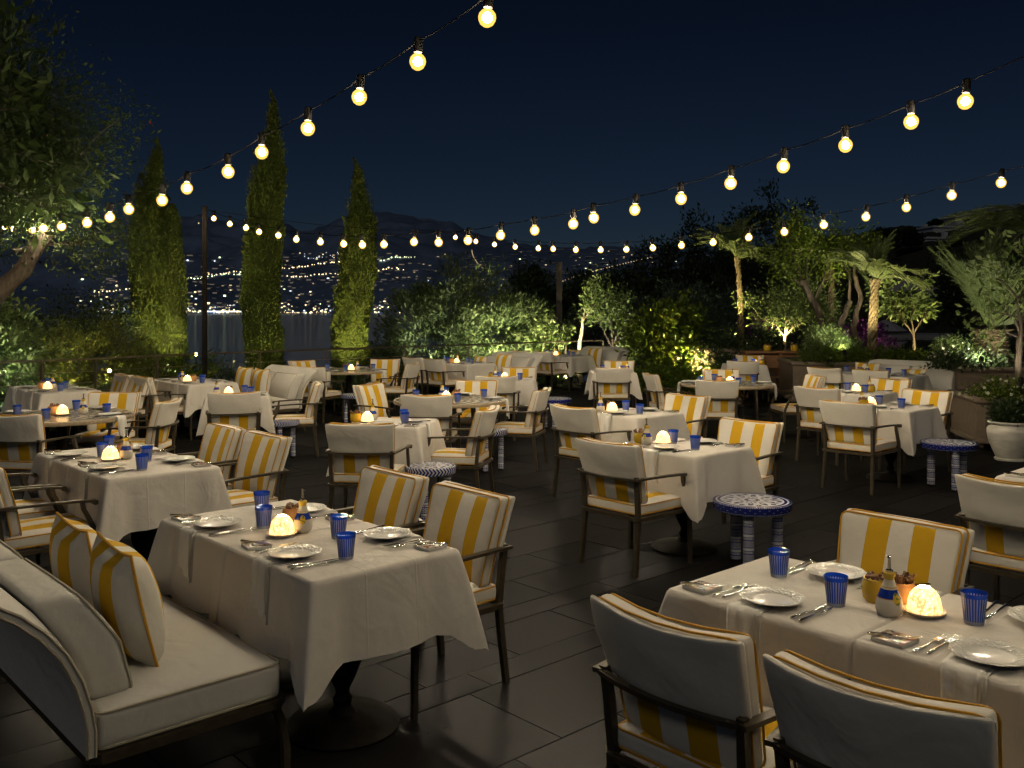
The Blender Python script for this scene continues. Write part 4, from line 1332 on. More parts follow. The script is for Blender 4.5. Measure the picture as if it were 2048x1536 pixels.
# 14, 15 pair right of centre
t14 = (1.185, 9.07); N14 = 'farther table of the right centre pair'
square_table(*t14, RZ, 1, N14, [(0, '-x', 'left of '), (0, '+x', 'right of ')], 14)
centre(t14, RZ, N14, (-0.12, 0.16), (-0.20, 0.24), (-0.02, 0.26), False, seed=18)
chair(*D(t14, -0.56, 0.0), FU, 'armchair seen from behind at the farther right centre table')
chair(*D(t14, 0.60, 0.0), FMU, 'striped armchair at the right of the farther right centre table')
t15 = (1.27, 6.80); N15 = 'nearer table of the right centre pair'
square_table(*t15, RZ, 1, N15, [(0, '-x', 'left of '), (0, '+x', 'right of ')], 15, True)
centre(t15, RZ, N15, (-0.02, 0.18), (-0.14, 0.24), (-0.10, 0.33), True, seed=19)
chair(*D(t15, -0.56, 0.0), FU, 'armchair seen from behind at the nearer right centre table')
chair(*D(t15, 0.60, 0.0), FMU, 'striped armchair at the right of the nearer right centre table')

# 16 round table on the right
t16 = (2.97, 12.76); N16 = 'right hand round table'
place(take('round1', None), (*t16, 0), 0.6, 'mosaic topped round table with metal legs on the right', 'table', 'round mosaic tables')
for k, (a, w) in enumerate(((258, 'by the front chair of the '), (172, 'by the left chair of the '), (80, 'by the back chair of the '), (-12, 'by the right chair of the '))):
    d = (-math.cos(A(a)), -math.sin(A(a)))
    setting((t16[0] - d[0] * 0.64, t16[1] - d[1] * 0.64), t16, math.atan2(d[1], d[0]) - math.pi / 2, w + N16, False, 160 + k, tile=False)
centre(t16, 0, 'the ' + N16, (0.02, -0.10), (0.1, 0.08), (-0.08, 0.10), False, seed=20)
chair(2.63, 11.98, 84, 'armchair with plain back to viewer before the right hand round table')
chair(2.22, 12.92, 8, 'striped armchair seen edge on left of the right hand round table')
chair(3.12, 13.62, -98, 'striped armchair behind the right hand round table')
chair(3.86, 12.55, 184, 'armchair facing left at the right hand round table')

# 17 small table before the sideboard
t17 = (4.36, 17.3); N17 = 'small table before the wooden sideboard'
square_table(*t17, A(-4), 1, N17, [(0, '-y', 'front of '), (0, '+y', 'back of ')], 17)
centre(t17, 0, N17, (0.18, -0.05), (0.33, 0.05), (0.30, -0.12), True, seed=22)
chair(4.10, 16.45, 80, 'armchair with plain back to viewer before the wooden sideboard')
chair(4.70, 18.05, -98, 'striped armchair between the small table and the sideboard')

# 18 pair on the right by the tiled stool
t18 = (3.95, 9.63); N18 = 'right table by the ceramic stool'
square_table(*t18, RZ, 1, N18, [(0, '-x', 'left of '), (0, '+x', 'right of ')], 18)
centre(t18, RZ, N18, (-0.14, 0.14), (-0.18, 0.22), (-0.26, 0.16), True, seed=23)
chair(3.45, 9.13, FU, 'armchair seen from behind at the right table by the ceramic stool')
chair(*D(t18, 0.60, 0.0), FMU, 'striped armchair at the right table by the ceramic stool')
t18b = (4.25, 11.38); N19 = 'table just behind the ceramic stool table'
square_table(*t18b, RZ, 1, N19, [(0, '-x', 'left of '), (0, '+x', 'right of ')], 19)
centre(t18b, RZ, N19, (0.0, 0.0), (0.14, -0.10), (0.10, -0.14), True, seed=24)
chair(3.71, 10.80, FU, 'armchair seen from behind, one row behind the ceramic stool table')
chair(*D(t18b, 0.60, -0.02), FMU, 'striped armchair with its back to the long right sofa')

# 19 back table before the long sofa
t19 = (5.98, 14.35); N20 = 'back table before the long right sofa'
square_table(*t19, RZ, 2, N20, [(0, '-x', 'near left of '), (1, '-x', 'far left of '), (0, '+x', 'near right of '), (1, '+x', 'far right of ')], 20)
centre(D(t19, -0.35, -0.35), RZ, N20, None, (0.32, 0.80), (0.22, 0.85), True, seed=26)
chair(*D(t19, -0.62, -0.02), FU, 'armchair seen from behind, nearer of two before the long right sofa')
chair(*D(t19, -0.62, 0.72), FU, 'armchair seen from behind, farther of two before the long right sofa')
s19 = D(t19, 0.92, 0.33)
sofa(*s19, FMU, 'long cream sofa with striped pillows below the planters on the right', 1.7)
pillow(s19, FMU, 0.58, 'striped pillow at the far end of the long right sofa', 0.2, 0.05, 0.66)
pillow(s19, FMU, -0.22, 'low striped pillow near the middle of the long right sofa', 0.25, 0.08, 0.62, 0, 0.9)

# 20 front right table
t20 = (1.05, 3.30); N21 = 'front right table'
t20b = D(t20, 0.0, -0.706)
square_table(*t20b, RZ, 2, N21, [(0, '-x', 'by near chair of '), (1, '-x', 'by far chair of '), (0, '+x', 'at near back of '), (1, '+x', 'by the striped chair of ')], 21, True)
centre(D(t20, -0.35, -0.35), RZ, N21, (0.392, -0.055), (0.300, 0.020), (0.440, 0.048), False, seed=27)
place(take('pot10', lambda: make_pot('ypot', 0, 3)), (*D(t20, 0.065, -0.235), 0.752), 0, 'yellow snack pot behind the bottle on the front right table', 'pot', 'snack pots')
chair(*(0.66, 2.85), FU, 'large armchair back view at the front right table, farther one')
chair(*(1.06, 2.39), FU, 'large armchair back view cut off by the bottom edge')
chair(*D(t20, 0.565, 0.035), FMU, 'armchair with striped front behind the front right table')

# 21 table at the right edge
t21 = (3.22, 5.35); N22 = 'table at the right edge'
square_table(3.42, 5.56, RZ, 1, N22, [(0, '-x', 'left of ')], 22)
chair(2.80, 4.97, FU, 'armchair seen from behind cut by the right edge')

# ceramic side tables
stool(1.64, 6.30, 1, 'large blue and white ceramic side table left of the front right table')
stool(4.31, 9.10, 1, 'large blue and white ceramic side table beside the right cloth table', 0.3)
stool(0.62, 13.65, 1, 'large ceramic side table behind the chairs near the middle', 0.4)
stool(-0.68, 7.72, 0, 'small ceramic side table in front of the centre small table', 0.1)
stool(-2.74, 10.95, 0, 'small ceramic side table between the two left centre chairs', 0.5)
stool(-0.26, 10.12, 0, 'small ceramic side table under the right chair of the centre table', 0.2)
stool(-2.45, 14.35, 0, 'small ceramic side table in front of the cypress round table', 1.0)

# ------------------------------------------------------------------ festoon light strings
mb = MB(); mb.lathe([(0.0, -0.102), (0.016, -0.099), (0.032, -0.088), (0.0425, -0.068), (0.045, -0.052), (0.041, -0.034), (0.030, -0.020), (0.020, -0.012), (0.017, -0.002), (0.017, 0.004)], 20)
BULB = mb.mesh('bulb_glass', [M['bulbglass']])
mb = MB(); mb.lathe([(0.0, -0.078), (0.013, -0.075), (0.023, -0.065), (0.0255, -0.053), (0.020, -0.039), (0.009, -0.029), (0.0, -0.027)], 10)
CORE = mb.mesh('filament', [M['filament']])
mb = MB(); mb.lathe([(0.023, -0.004), (0.0245, 0.0), (0.0245, 0.072), (0.019, 0.080), (0.0, 0.080)], 14)
SOCK = mb.mesh('socket', [M['socket']])
def string(A0, dirn, pix, label, ends=()):
    """bulbs hang in the vertical plane through A0 along dirn; pix: where the photo shows each bulb"""
    root = empty('festoon_light_string', (0, 0, 0), 0, label, 'string lights', 'strings of bulbs over the terrace')
    d = Vector((dirn[0], dirn[1])).normalized()
    P = []
    for px, py in pix:
        k = (px - 1024) / F
        s = (A0[0] - k * A0[1]) / (k * d.y - d.x)
        x, y = A0[0] + d.x * s, A0[1] + d.y * s
        z = CH + (HZ - py) * y / F
        P.append((s, Vector((x, y, z))))
    P.sort(key=lambda q: q[0])
    rn = random.Random(int(pix[0][0]))
    top = []
    for s, p in P:
        sk = link('lamp_socket', SOCK, root)
        sk.location = p + Vector((0, 0, 0.055))
        sk.rotation_euler = (rn.uniform(-.10, .10), rn.uniform(-.10, .10), rn.uniform(0, 6))
        b_ = link('light_bulb', BULB, sk)
        c_ = link('glowing_filament', CORE, sk)
        top.append(p + Vector((0, 0, 0.112)))
    path = []
    pts = ([Vector(ends[0])] if ends and ends[0] else []) + top + ([Vector(ends[1])] if ends and ends[1] else [])
    for i in range(len(pts) - 1):
        a, b = pts[i], pts[i + 1]
        n_ = 5
        for j in range(n_):
            t = j / n_
            q = a.lerp(b, t); q.z -= 0.02 * (b - a).length * 4 * t * (1 - t)
            path.append(q)
    path.append(pts[-1])
    mb = MB(); mb.tube(path, 0.0042, 5); mb.build('cable', [M['cable']], root)
    return P

SA = string((-0.12, 4.6), (-0.678, 0.735), [(976, 36), (836, 124), (720, 195), (616, 257), (523, 305), (456, 344), (374, 377), (325, 401), (257, 419), (220, 435), (174, 446), (122, 453), (87, 457), (65, 459)],
            'string of large round bulbs rising from the left tree to the top edge', ((0.5, 3.95, 3.42), (-8.0, 13.9, 3.3)))
PL = Vector((-5.30, 15.9, 0))
SB = string((-5.30, 15.9), (8.0, -10.4), [(428, 437), (460, 448), (492, 456), (518, 464), (557, 471), (593, 479), (641, 484), (687, 488), (724, 490), (768, 489), (829, 484), (877, 485), (937, 481), (1002, 471), (1069, 461), (1147, 448), (1187, 436), (1271, 420), (1362, 398), (1462, 367), (1568, 333), (1691, 291), (1822, 244), (1932, 203)],
            'string of bulbs swooping from the tall pole across to the upper right', ((-5.30, 15.9, 3.53), (4.2, 3.6, 3.9)))
SCs = string((-1.3, 18.3), (5.9, -9.6), [(911, 475), (952, 483), (989, 489), (1030, 494), (1077, 497), (1106, 498), (1152, 500), (1201, 500), (1253, 499), (1305, 496), (1363, 491), (1427, 485), (1498, 475), (1568, 464), (1647, 450), (1733, 434), (1813, 415), (1904, 391), (2003, 366)],
             'lower far string of bulbs running behind toward the palms on the right', ((-5.28, 15.9, 3.50), (6.3, 5.9, 3.5)))
SDs = string((-8.6, 13.2), (-0.2, -1.0), [(26, 458), (9, 456)], 'short row of bulbs inside the left tree crown', ((-8.55, 13.6, 3.2), (-8.9, 11.8, 3.1)))

for k_, (p0, p1, sg) in enumerate((((0.5, 3.95, 3.42), (3.9, 0.3, 3.9), 0.25),)):  # unseen stretch of bulbs, added to brighten the foreground
    root = empty('festoon_light_string', (0, 0, 0), 0, ('added unseen stretch of the large bulb string over the viewer', 'bulb string hanging behind the viewer on the sofa side', 'bulb string hanging behind the viewer on the right')[k_], 'string lights', 'strings of bulbs over the terrace')
    p0, p1 = Vector(p0), Vector(p1); nb = 8; pth = []
    for i in range(31):
        t = i / 30; q = p0.lerp(p1, t); q.z -= sg * 4 * t * (1 - t); pth.append(q)
    mb = MB(); mb.tube(pth, 0.0052, 5); mb.build('cable', [M['cable']], root)
    for i in range(nb):
        q = pth[int((i + 0.6) / nb * 30)]
        sk = link('lamp_socket', SOCK, root); sk.location = q - Vector((0, 0, 0.057))
        link('light_bulb', BULB, sk); link('glowing_filament', CORE, sk)

def pole(p, h, r, label, mat='bronze'):
    mb = MB(); mb.box((0, 0, h / 2), (r * 2, r * 2, h))
    o = mb.build('light_pole', [M[mat]], None, False); o.location = p
    return tag(o, label, 'pole', 'poles holding the bulb strings')
pole((-5.30, 15.9, 0), 3.56, 0.034, 'tall square dark pole holding the bulb string at the railing', 'iron')
pole((1.22, 23.9, -0.4), 3.42, 0.075, 'thick round post among the dark trees behind the gnarled tree', 'iron')

# ------------------------------------------------------------------ cable railing
def railing(P, label):
    root = empty('cable_railing', (0, 0, 0), 0, label, 'railing', 'cable railings at the terrace edge')
    for k, p in enumerate(P):
        mb = MB(); mb.box((0, 0, 0.5), (0.035, 0.035, 1.0))
        o = mb.build('post', [M['bronze']], root, False); o.location = (p[0], p[1], 0)
    mb = MB(); mb.tube([(p[0], p[1], 1.01) for p in P], 0.016, 6); mb.build('top_rail', [M['bronze']], root)
    for z in (0.14, 0.31, 0.48, 0.65, 0.82):
        mb = MB(); mb.tube([(p[0], p[1], z) for p in P], 0.0055, 5); mb.build('cable', [M['chrome']], root)
R1 = [(-7.0, 13.75), (-6.44, 14.26), (-5.85, 15.2), (-5.30, 15.98), (-4.58, 16.75), (-3.55, 17.75), (-2.2, 18.95), (-0.95, 20.1), (0.1, 21.2), (1.3, 22.3), (2.3, 23.3)]
railing(R1, 'slim bronze railing with horizontal cables along the sea side')
railing([(-9.2, 12.6), (-7.9, 12.9), (-7.0, 13.72)], 'short piece of cable railing below the white lit bush')

# ------------------------------------------------------------------ foliage builders
def leaf_mesh(name, P, Dn, L, W, mats, rng, spread=0.9, up=0.0, midx=None):
    """P: leaf roots, Dn: rough outward direction; one kite shaped leaf each"""
    n = len(P)
    r = rng.normal(size=(n, 3))
    d = Dn + spread * r
    d[:, 2] += up
    d /= np.linalg.norm(d, axis=1)[:, None] + 1e-9
    r2 = rng.normal(size=(n, 3))
    s = np.cross(d, r2); s /= np.linalg.norm(s, axis=1)[:, None] + 1e-9
    nn = np.cross(d, s)
    sc = rng.uniform(0.65, 1.25, n)[:, None]
    l_ = L * sc; w_ = W * sc
    v = np.empty((n, 4, 3), np.float32)
    v[:, 0] = P
    v[:, 1] = P + d * l_ * 0.45 + s * w_ * 0.5 + nn * w_ * 0.12
    v[:, 2] = P + d * l_
    v[:, 3] = P + d * l_ * 0.45 - s * w_ * 0.5 + nn * w_ * 0.12
    me = bpy.data.meshes.new(name)
    me.vertices.add(n * 4); me.vertices.foreach_set('co', v.reshape(-1))
    me.loops.add(n * 4); me.loops.foreach_set('vertex_index', np.arange(n * 4, dtype=np.int32))
    me.polygons.add(n); me.polygons.foreach_set('loop_start', np.arange(0, n * 4, 4, dtype=np.int32))
    me.polygons.foreach_set('loop_total', np.full(n, 4, dtype=np.int32))
    for m in mats: me.materials.append(m)
    if midx is not None: me.polygons.foreach_set('material_index', midx.astype(np.int32))
    me.update(calc_edges=True)
    return me

def blob_points(rng, n, c, r, clumps, cr, shell=0.55, zmin=None):
    """leaf positions in clumps scattered over an ellipsoid"""
    u = rng.normal(size=(clumps, 3)); u /= np.linalg.norm(u, axis=1)[:, None]
    rad = rng.uniform(shell, 1.0, clumps)[:, None] ** 0.7
    cc = u * rad * np.array(r)
    k = rng.integers(0, clumps, n)
    wgt = rng.uniform(0.6, 1.4, clumps)
    p = cc[k] + np.clip(rng.normal(size=(n, 3)), -1.9, 1.9) * (cr * wgt[k])[:, None]
    d = p / (np.linalg.norm(p, axis=1)[:, None] + 1e-6)
    p = p + np.array(c)
    if zmin is not None:
        m_ = p[:, 2] > zmin; p = p[m_]; d = d[m_]
    return p, d

def shrub(label, base, blobs, mat, L, W, n, seed, name='garden_shrub', cat='shrub', clumps=60, cr=0.16, spread=0.9, up=0.2, extra=None, group=None, stems=6, stem_mat='bark', shell=0.5):
    """blobs: (dx, dy, z, rx, ry, rz) ellipsoids relative to the base"""
    rng = np.random.default_rng(seed)
    root = empty(name, base, 0, label, cat, group)
    vol = np.array([b[3] * b[4] * b[5] for b in blobs]) ** 0.67
    PP = []; DD = []
    for b, w in zip(blobs, vol / vol.sum()):
        p, d = blob_points(rng, int(n * w), b[:3], b[3:], max(6, int(clumps * w)), cr, shell, -base[2] * 0 + 0.02)
        PP.append(p); DD.append(d)
    P = np.concatenate(PP); Dn = np.concatenate(DD)
    me = leaf_mesh('crown', P, Dn, L, W, [M[mat]], rng, spread, up)
    o = link('crown', me, root); o['kind'] = 'stuff'
    if extra:
        em, frac, eL, eW = extra
        k = rng.random(len(P)) < frac
        me = leaf_mesh('blossoms', P[k] + Dn[k] * 0.05, Dn[k], eL, eW, [M[em]], rng, 1.2, 0.2)
        o = link('blossoms', me, root); o['kind'] = 'stuff'
    rn = random.Random(seed)
    mb = MB()
    for k in range(stems):
        b = blobs[rn.randrange(len(blobs))]
        tx, ty, tz = b[0] + rn.uniform(-.5, .5) * b[3], b[1] + rn.uniform(-.5, .5) * b[4], b[2] + rn.uniform(-.1, .5) * b[5]
        mb.tube([(tx * 0.15, ty * 0.15, 0), (tx * 0.5 + rn.uniform(-.06, .06), ty * 0.5, tz * 0.5), (tx, ty, tz)], [0.03, 0.02, 0.008], 5)
    if stems: mb.build('stems', [M[stem_mat]], root)
    return root

def limb_tree(label, base, trunk, r0, limbs, leaf, mat, n, L, W, seed, clumps=None, cr=0.17, barkm='bark', cat='tree', name='garden_tree', crown=None, spread=0.9, extra=None, up=0.1):
    """trunk: points relative to base; limbs: list of (start index, [points]); leaves in clumps at the limb ends"""
    rng = np.random.default_rng(seed); rn = random.Random(seed)
    root = empty(name, base, 0, label, cat)
    mb = MB()
    def wob(pts, r, amp):
        out = []; rr = []
        for i in range(len(pts) - 1):
            for j in range(4):
                t = j / 4
                q = Vector(pts[i]).lerp(Vector(pts[i + 1]), t)
                q += Vector((rn.uniform(-amp, amp), rn.uniform(-amp, amp), rn.uniform(-amp, amp) * 0.5)) * (0 if (i == 0 and j == 0) else 1)
                out.append(q); u_ = (i + t) / (len(pts) - 1)
                rr.append((r[0] * (1 - u_) + r[1] * u_) * rn.uniform(0.88, 1.12))
        out.append(Vector(pts[-1])); rr.append(r[1])
        return out, rr
    for tk in trunk:
        p, r = wob(tk[0], tk[1], r0 * 0.18)
        mb.tube(p, r, 9)
    mb.build('trunk', [M[barkm]], root)
    tips = []
    mb = MB()
    for a, b, r in limbs:
        a, b = Vector(a), Vector(b)
        p, rr = wob([a, a.lerp(b, 0.5) + Vector((rn.uniform(-.1, .1), rn.uniform(-.1, .1), 0.05)), b], (r, r * 0.35), r * 0.4)
        mb.tube(p, rr, 6)
        tips.append((b, 1.0))
        for k in range(5):
            q = p[rn.randrange(4, len(p))]
            e = q + (b - a).normalized() * rn.uniform(0.1, 0.3) + Vector((rn.uniform(-.3, .3), rn.uniform(-.3, .3), rn.uniform(-.05, .35)))
            mb.tube([q, q.lerp(e, .5) + Vector((0, 0, .03)), e], [r * 0.3, r * 0.2, r * 0.1], 4)
            tips.append((e, 0.8)); tips.append((q.lerp(e, 0.6), 0.6))
    if limbs: mb.build('branches', [M[barkm]], root)
    T = np.array([list(t[0]) for t in tips]) if tips else np.zeros((1, 3))
    P = []; Dn = []
    if limbs:
        k = rng.integers(0, len(T), n)
        p = T[k] + np.clip(rng.normal(size=(n, 3)), -1.6, 1.6) * cr
        P.append(p); Dn.append(p - T.mean(0))
    if crown:
        for b in crown:
            p, d = blob_points(rng, int(b[6]), b[:3], b[3:6], max(8, int(b[6] / 90)), cr)
            P.append(p); Dn.append(d)
    P = np.concatenate(P); Dn = np.concatenate(Dn); Dn /= np.linalg.norm(Dn, axis=1)[:, None] + 1e-6
    o = link('crown', leaf_mesh('crown', P, Dn, L, W, [M[mat]], rng, spread, up), root); o['kind'] = 'stuff'
    if extra:
        em, cnt, eL, eW = extra
        k = rng.integers(0, len(P), cnt)
        o = link('fruits', leaf_mesh('fruits', P[k], Dn[k], eL, eW, [M[em]], rng, 1.2, 0), root); o['kind'] = 'stuff'
    return root

def cypress(label, base, h, prof, seed, n=26000, side=None):
    rng = np.random.default_rng(seed)
    root = empty('cypress_tree', base, 0, label, 'tree', 'tall lit cypresses beyond the railing')
    def rad(t): return np.interp(t, [p[0] for p in prof], [p[1] * 0.84 for p in prof])
    t = rng.random(n) ** 0.92
    a = rng.uniform(0, 2 * np.pi, n)
    lump = 1 + 0.10 * np.sin(a * 3 + t * 23) + 0.10 * np.sin(a * 5 - t * 41 + 2) + 0.07 * np.sin(a * 9 + t * 90)
    r = rad(t) * lump * rng.uniform(0.80, 1.05, n)
    x = r * np.cos(a) + 0.12 * np.sin(t * 6 + seed); y = r * np.sin(a); z = t * h
    P = np.stack([x, y, z], 1)
    Dn = np.stack([np.cos(a) * 0.5, np.sin(a) * 0.5, np.full(n, 1.0)], 1)
    # stray sprays that break the outline
    ns = 420
    ts = rng.uniform(0.03, 0.98, ns); as_ = rng.uniform(0, 2 * np.pi, ns); kk = rng.integers(0, ns, int(n * 0.22))
    out_ = rng.uniform(0.0, 1.0, len(kk))
    rs = rad(ts[kk]) * 0.98 + out_ * (0.05 + 0.07 * np.clip(ts[kk] * 1.6 - 0.5, 0, 1)) * np.clip((1.02 - ts[kk]) * 5, 0.15, 1) + rng.normal(size=len(kk)) * 0.012
    aa_ = as_[kk] + rng.normal(size=len(kk)) * 0.05 / np.maximum(rs, 0.05)
    zs = ts[kk] * h + out_ * 0.26 + rng.normal(size=len(kk)) * 0.02
    P = np.concatenate([P, np.stack([rs * np.cos(aa_) + 0.12 * np.sin(ts[kk] * 6 + seed), rs * np.sin(aa_), zs], 1)])
    Dn = np.concatenate([Dn, np.stack([np.cos(aa_) * 0.3, np.sin(aa_) * 0.3, np.ones(len(kk))], 1)])
    # feathery tip
    k = 1600
    tt = rng.uniform(0.88, 1.045, k); zz = tt * h
    P2 = np.stack([0.12 * np.sin(tt * 6 + seed) + 0.05 * np.sin(tt * 40) + rng.normal(size=k) * 0.35 * (1.07 - tt), rng.normal(size=k) * 0.3 * (1.07 - tt), zz], 1)
    P = np.concatenate([P, P2]); Dn = np.concatenate([Dn, np.tile([0.1, 0, 1.0], (k, 1))])
    if side:
        for (sx, sy, z0, z1, sr, cnt) in side:
            tz = rng.uniform(0, 1, cnt); aa = rng.uniform(0, 6.28, cnt)
            rr = sr * np.sqrt(np.clip(1 - tz ** 3, 0, 1)) * rng.uniform(0.8, 1.1, cnt) * (1 + 0.12 * np.sin(aa * 4 + tz * 20))
            P = np.concatenate([P, np.stack([sx + rr * np.cos(aa), sy + rr * np.sin(aa), z0 + tz * (z1 - z0)], 1)])
            Dn = np.concatenate([Dn, np.stack([np.cos(aa) * .5, np.sin(aa) * .5, np.ones(cnt)], 1)])
    me = leaf_mesh('crown', P, Dn, 0.060, 0.017, [M['cypress']], rng, 0.42, 0.25)
    o = link('crown', me, root); o['kind'] = 'stuff'
    mb = MB()
    K = 22
    mb.tube([(0.12 * math.sin(i / K * 6 + seed), 0, h * i / K * 0.97) for i in range(K + 1)], [max(0.02, float(rad(i / K)) * 0.80) for i in range(K + 1)], 12)
    if side:
        for (sx, sy, z0, z1, sr, cnt) in side:
            mb.tube([(sx, sy, z0), (sx, sy, (z0 + z1) / 2), (sx, sy, z1 - 0.25)], [sr * 0.8, sr * 0.75, 0.05], 10)
    mb.build('inner_branches', [M['twig']], root)
    return root
m, n, l, b = nmat('dense_inner_twigs'); setp(b, None, 0.95)
src, t, r = noise_col(n, l, b, (0.012, 0.020, 0.006), (0.05, 0.07, 0.016), 12, 6, stretch=(1, 1, .4)); bump(n, l, b, t.outputs['Fac'], 1.0, 0.06); M['twig'] = m

CP = [(0, 0.40), (0.3, 0.42), (0.6, 0.40), (0.74, 0.37), (0.82, 0.30), (0.88, 0.17), (0.93, 0.09), (1, 0.03)]
# left, middle and right cypress; crowns reach down below the terrace edge
cypress('cypress left of the pole with a second shorter stem', (-7.35, 18.9, -1.2), 6.2, [(0, 0.38), (0.3, 0.38), (0.62, 0.37), (0.78, 0.34), (0.86, 0.26), (0.92, 0.12), (1, 0.03)], 1, 60000, [(0.40, -0.05, 0, 5.1, 0.29, 24000), (-0.25, 0, 4.0, 5.75, 0.14, 1500)])
cypress('tallest cypress, in the middle of the three', (-5.10, 19.2, -1.2), 7.2, CP, 2, 72000)
cypress('right cypress, next to the olive bush', (-3.45, 20.2, -1.2), 6.0, [(0, 0.40), (0.2, 0.42), (0.5, 0.42), (0.68, 0.40), (0.80, 0.34), (0.87, 0.2), (0.93, 0.10), (1, 0.03)], 3, 62000, [(0.30, 0, 3.6, 5.2, 0.18, 2200)])

# olive bush behind the railing
shrub('big grey green olive bush behind the railing, lit from below', (-1.25, 23.4, -0.9), [(-0.6, 0, 1.9, 1.6, 1.3, 1.5), (0.9, 0, 1.7, 1.5, 1.3, 1.4), (0.0, 0.2, 2.75, 1.2, 1.0, 1.1), (1.7, -0.2, 1.1, 1.0, 1.0, 1.0), (-1.6, -0.3, 1.0, 1.1, 1.0, 0.9), (0.6, -0.8, 0.9, 1.9, 0.7, 0.8)],
      'olive', 0.15, 0.038, 50000, 11, 'olive_bush', 'bush', 170, 0.19, 0.7, 0.5, stems=12)
shrub('dark low shrub behind the railing between pole and middle cypress', (-5.9, 17.9, -1.3), [(0, 0, 1.3, 0.75, 0.6, 1.0), (0.5, 0, 1.0, 0.6, 0.5, 0.9)], 'lavender', 0.09, 0.03, 7000, 12, clumps=60, cr=0.13)
shrub('broad leaved climber at the foot of the left cypress', (-6.0, 16.9, -0.8), [(-0.2, 0, 1.0, 0.9, 0.4, 0.55), (-0.75, 0, 1.15, 0.4, 0.3, 0.7), (0.55, -0.2, 0.6, 0.5, 0.4, 0.5)], 'green', 0.13, 0.10, 3200, 13, 'climbing_plant', 'plant', 40, 0.12)
shrub('low dark hedge hanging under the left railing', (-3.9, 18.1, -1.4), [(-0.2, 0, 1.0, 1.6, 0.5, 0.65), (-1.6, -1.2, 1.0, 1.0, 0.5, 0.6), (1.4, 1.0, 1.0, 1.6, 0.5, 0.6)], 'dark_green', 0.10, 0.05, 14000, 14, 'low_hedge', 'hedge', 90, 0.13)
shrub('pale leaved bush brightly lit at the left edge', (-7.9, 14.3, 0.0), [(-0.5, 0, 1.15, 1.0, 0.7, 0.85), (0.15, -0.1, 0.9, 0.65, 0.5, 0.6), (-0.9, 0, 0.5, 0.9, 0.6, 0.6)], 'pale_leaf', 0.13, 0.045, 6500, 15, clumps=90, cr=0.14)
shrub('yellow green feathery bush behind the short railing', (-6.9, 16.0, -0.6), [(-0.3, 0, 1.2, 1.0, 0.7, 0.95), (0.45, 0, 0.95, 0.6, 0.5, 0.7), (-1.2, 0, 1.2, 0.8, 0.6, 0.9)], 'yellow_green', 0.085, 0.022, 22000, 16, clumps=160, cr=0.12, up=0.5)
shrub('dark bush between the pale bush and the water', (-8.2, 18.5, -0.8), [(0, 0, 1.6, 1.2, 0.9, 1.2), (-1.0, 0, 1.6, 1.2, 0.9, 1.3)], 'dark_green', 0.09, 0.03, 12000, 17, clumps=100, cr=0.15)
shrub('low hedge under the corner table railing', (-5.2, 15.2, -0.1), [(-1.0, -0.9, 0.25, 0.9, 0.5, 0.3), (0, 0.2, 0.22, 0.9, 0.5, 0.28), (0.9, 1.1, 0.22, 0.9, 0.5, 0.28), (-2.0, -1.6, 0.25, 0.9, 0.4, 0.3)], 'dark_green', 0.10, 0.05, 9000, 18, 'low_hedge', 'hedge', 80, 0.11)
shrub('low hedge along the railing below the middle cypress', (-2.9, 17.7, -0.1), [(-0.8, -0.7, 0.2, 0.9, 0.4, 0.26), (0, 0, 0.2, 0.9, 0.4, 0.26), (0.9, 0.9, 0.2, 0.9, 0.4, 0.26), (1.8, 1.8, 0.2, 0.9, 0.4, 0.26)], 'dark_green', 0.10, 0.05, 9000, 19, 'low_hedge', 'hedge', 80, 0.11)

# left overhanging tree
limb_tree('large tree leaning in from the left edge with small red fruit', (-7.35, 9.6, 0.0),
          [([(0, 0, 0), (0.5, 0.1, 0.8), (1.15, 0.25, 1.45), (1.85, 0.5, 2.05), (2.25, 0.6, 2.65)], (0.17, 0.08)), ([(0.9, 0.25, 1.7), (0.8, 0.3, 2.6), (1.0, 0.2, 3.6)], (0.09, 0.04))], 0.12,
          [((2.2, 0.6, 2.8), (1.6, 0.5, 3.9), 0.04), ((2.2, 0.6, 2.8), (2.7, 0.4, 3.5), 0.04), ((1.0, .2, 3.4), (1.7, 0.2, 4.5), 0.04), ((1.0, .2, 3.4), (0.6, 0.4, 4.4), 0.04), ((1.9, .5, 2.4), (2.5, 0.8, 2.5), 0.03), ((0.9, .25, 2.6), (0.9, -0.2, 3.2), 0.03), ((2.2, 0.6, 2.9), (2.4, 0.3, 3.9), .03), ((1.6, .5, 3.5), (1.9, .2, 4.2), .03)],
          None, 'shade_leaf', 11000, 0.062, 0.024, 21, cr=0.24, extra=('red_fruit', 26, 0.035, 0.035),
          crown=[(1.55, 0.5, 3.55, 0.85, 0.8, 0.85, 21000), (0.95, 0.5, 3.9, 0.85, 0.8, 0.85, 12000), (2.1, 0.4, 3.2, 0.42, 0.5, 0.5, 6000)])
limb_tree('broad leaved branch spray hanging at the left tree edge', (-7.35, 8.9, 0.0),
          [([(0, 0, 0), (0.3, 0.1, 2.0), (1.2, 0.1, 3.6), (2.0, 0, 4.35)], (0.05, 0.02))], 0.03,
          [((1.2, 0.1, 3.6), (2.5, 0.1, 4.15), 0.02), ((1.5, 0, 4.0), (2.3, 0, 4.4), 0.02), ((1.2, .1, 3.6), (2.75, 0.0, 3.2), 0.02), ((1.2, .1, 3.4), (2.8, 0.1, 2.75), 0.02), ((1.5, 0, 4.0), (1.9, .1, 4.75), .015), ((1.2, .1, 3.6), (2.6, 0, 3.7), .02)],
          None, 'shade_leaf', 900, 0.17, 0.055, 22, cr=0.15, name='overhanging_branch')

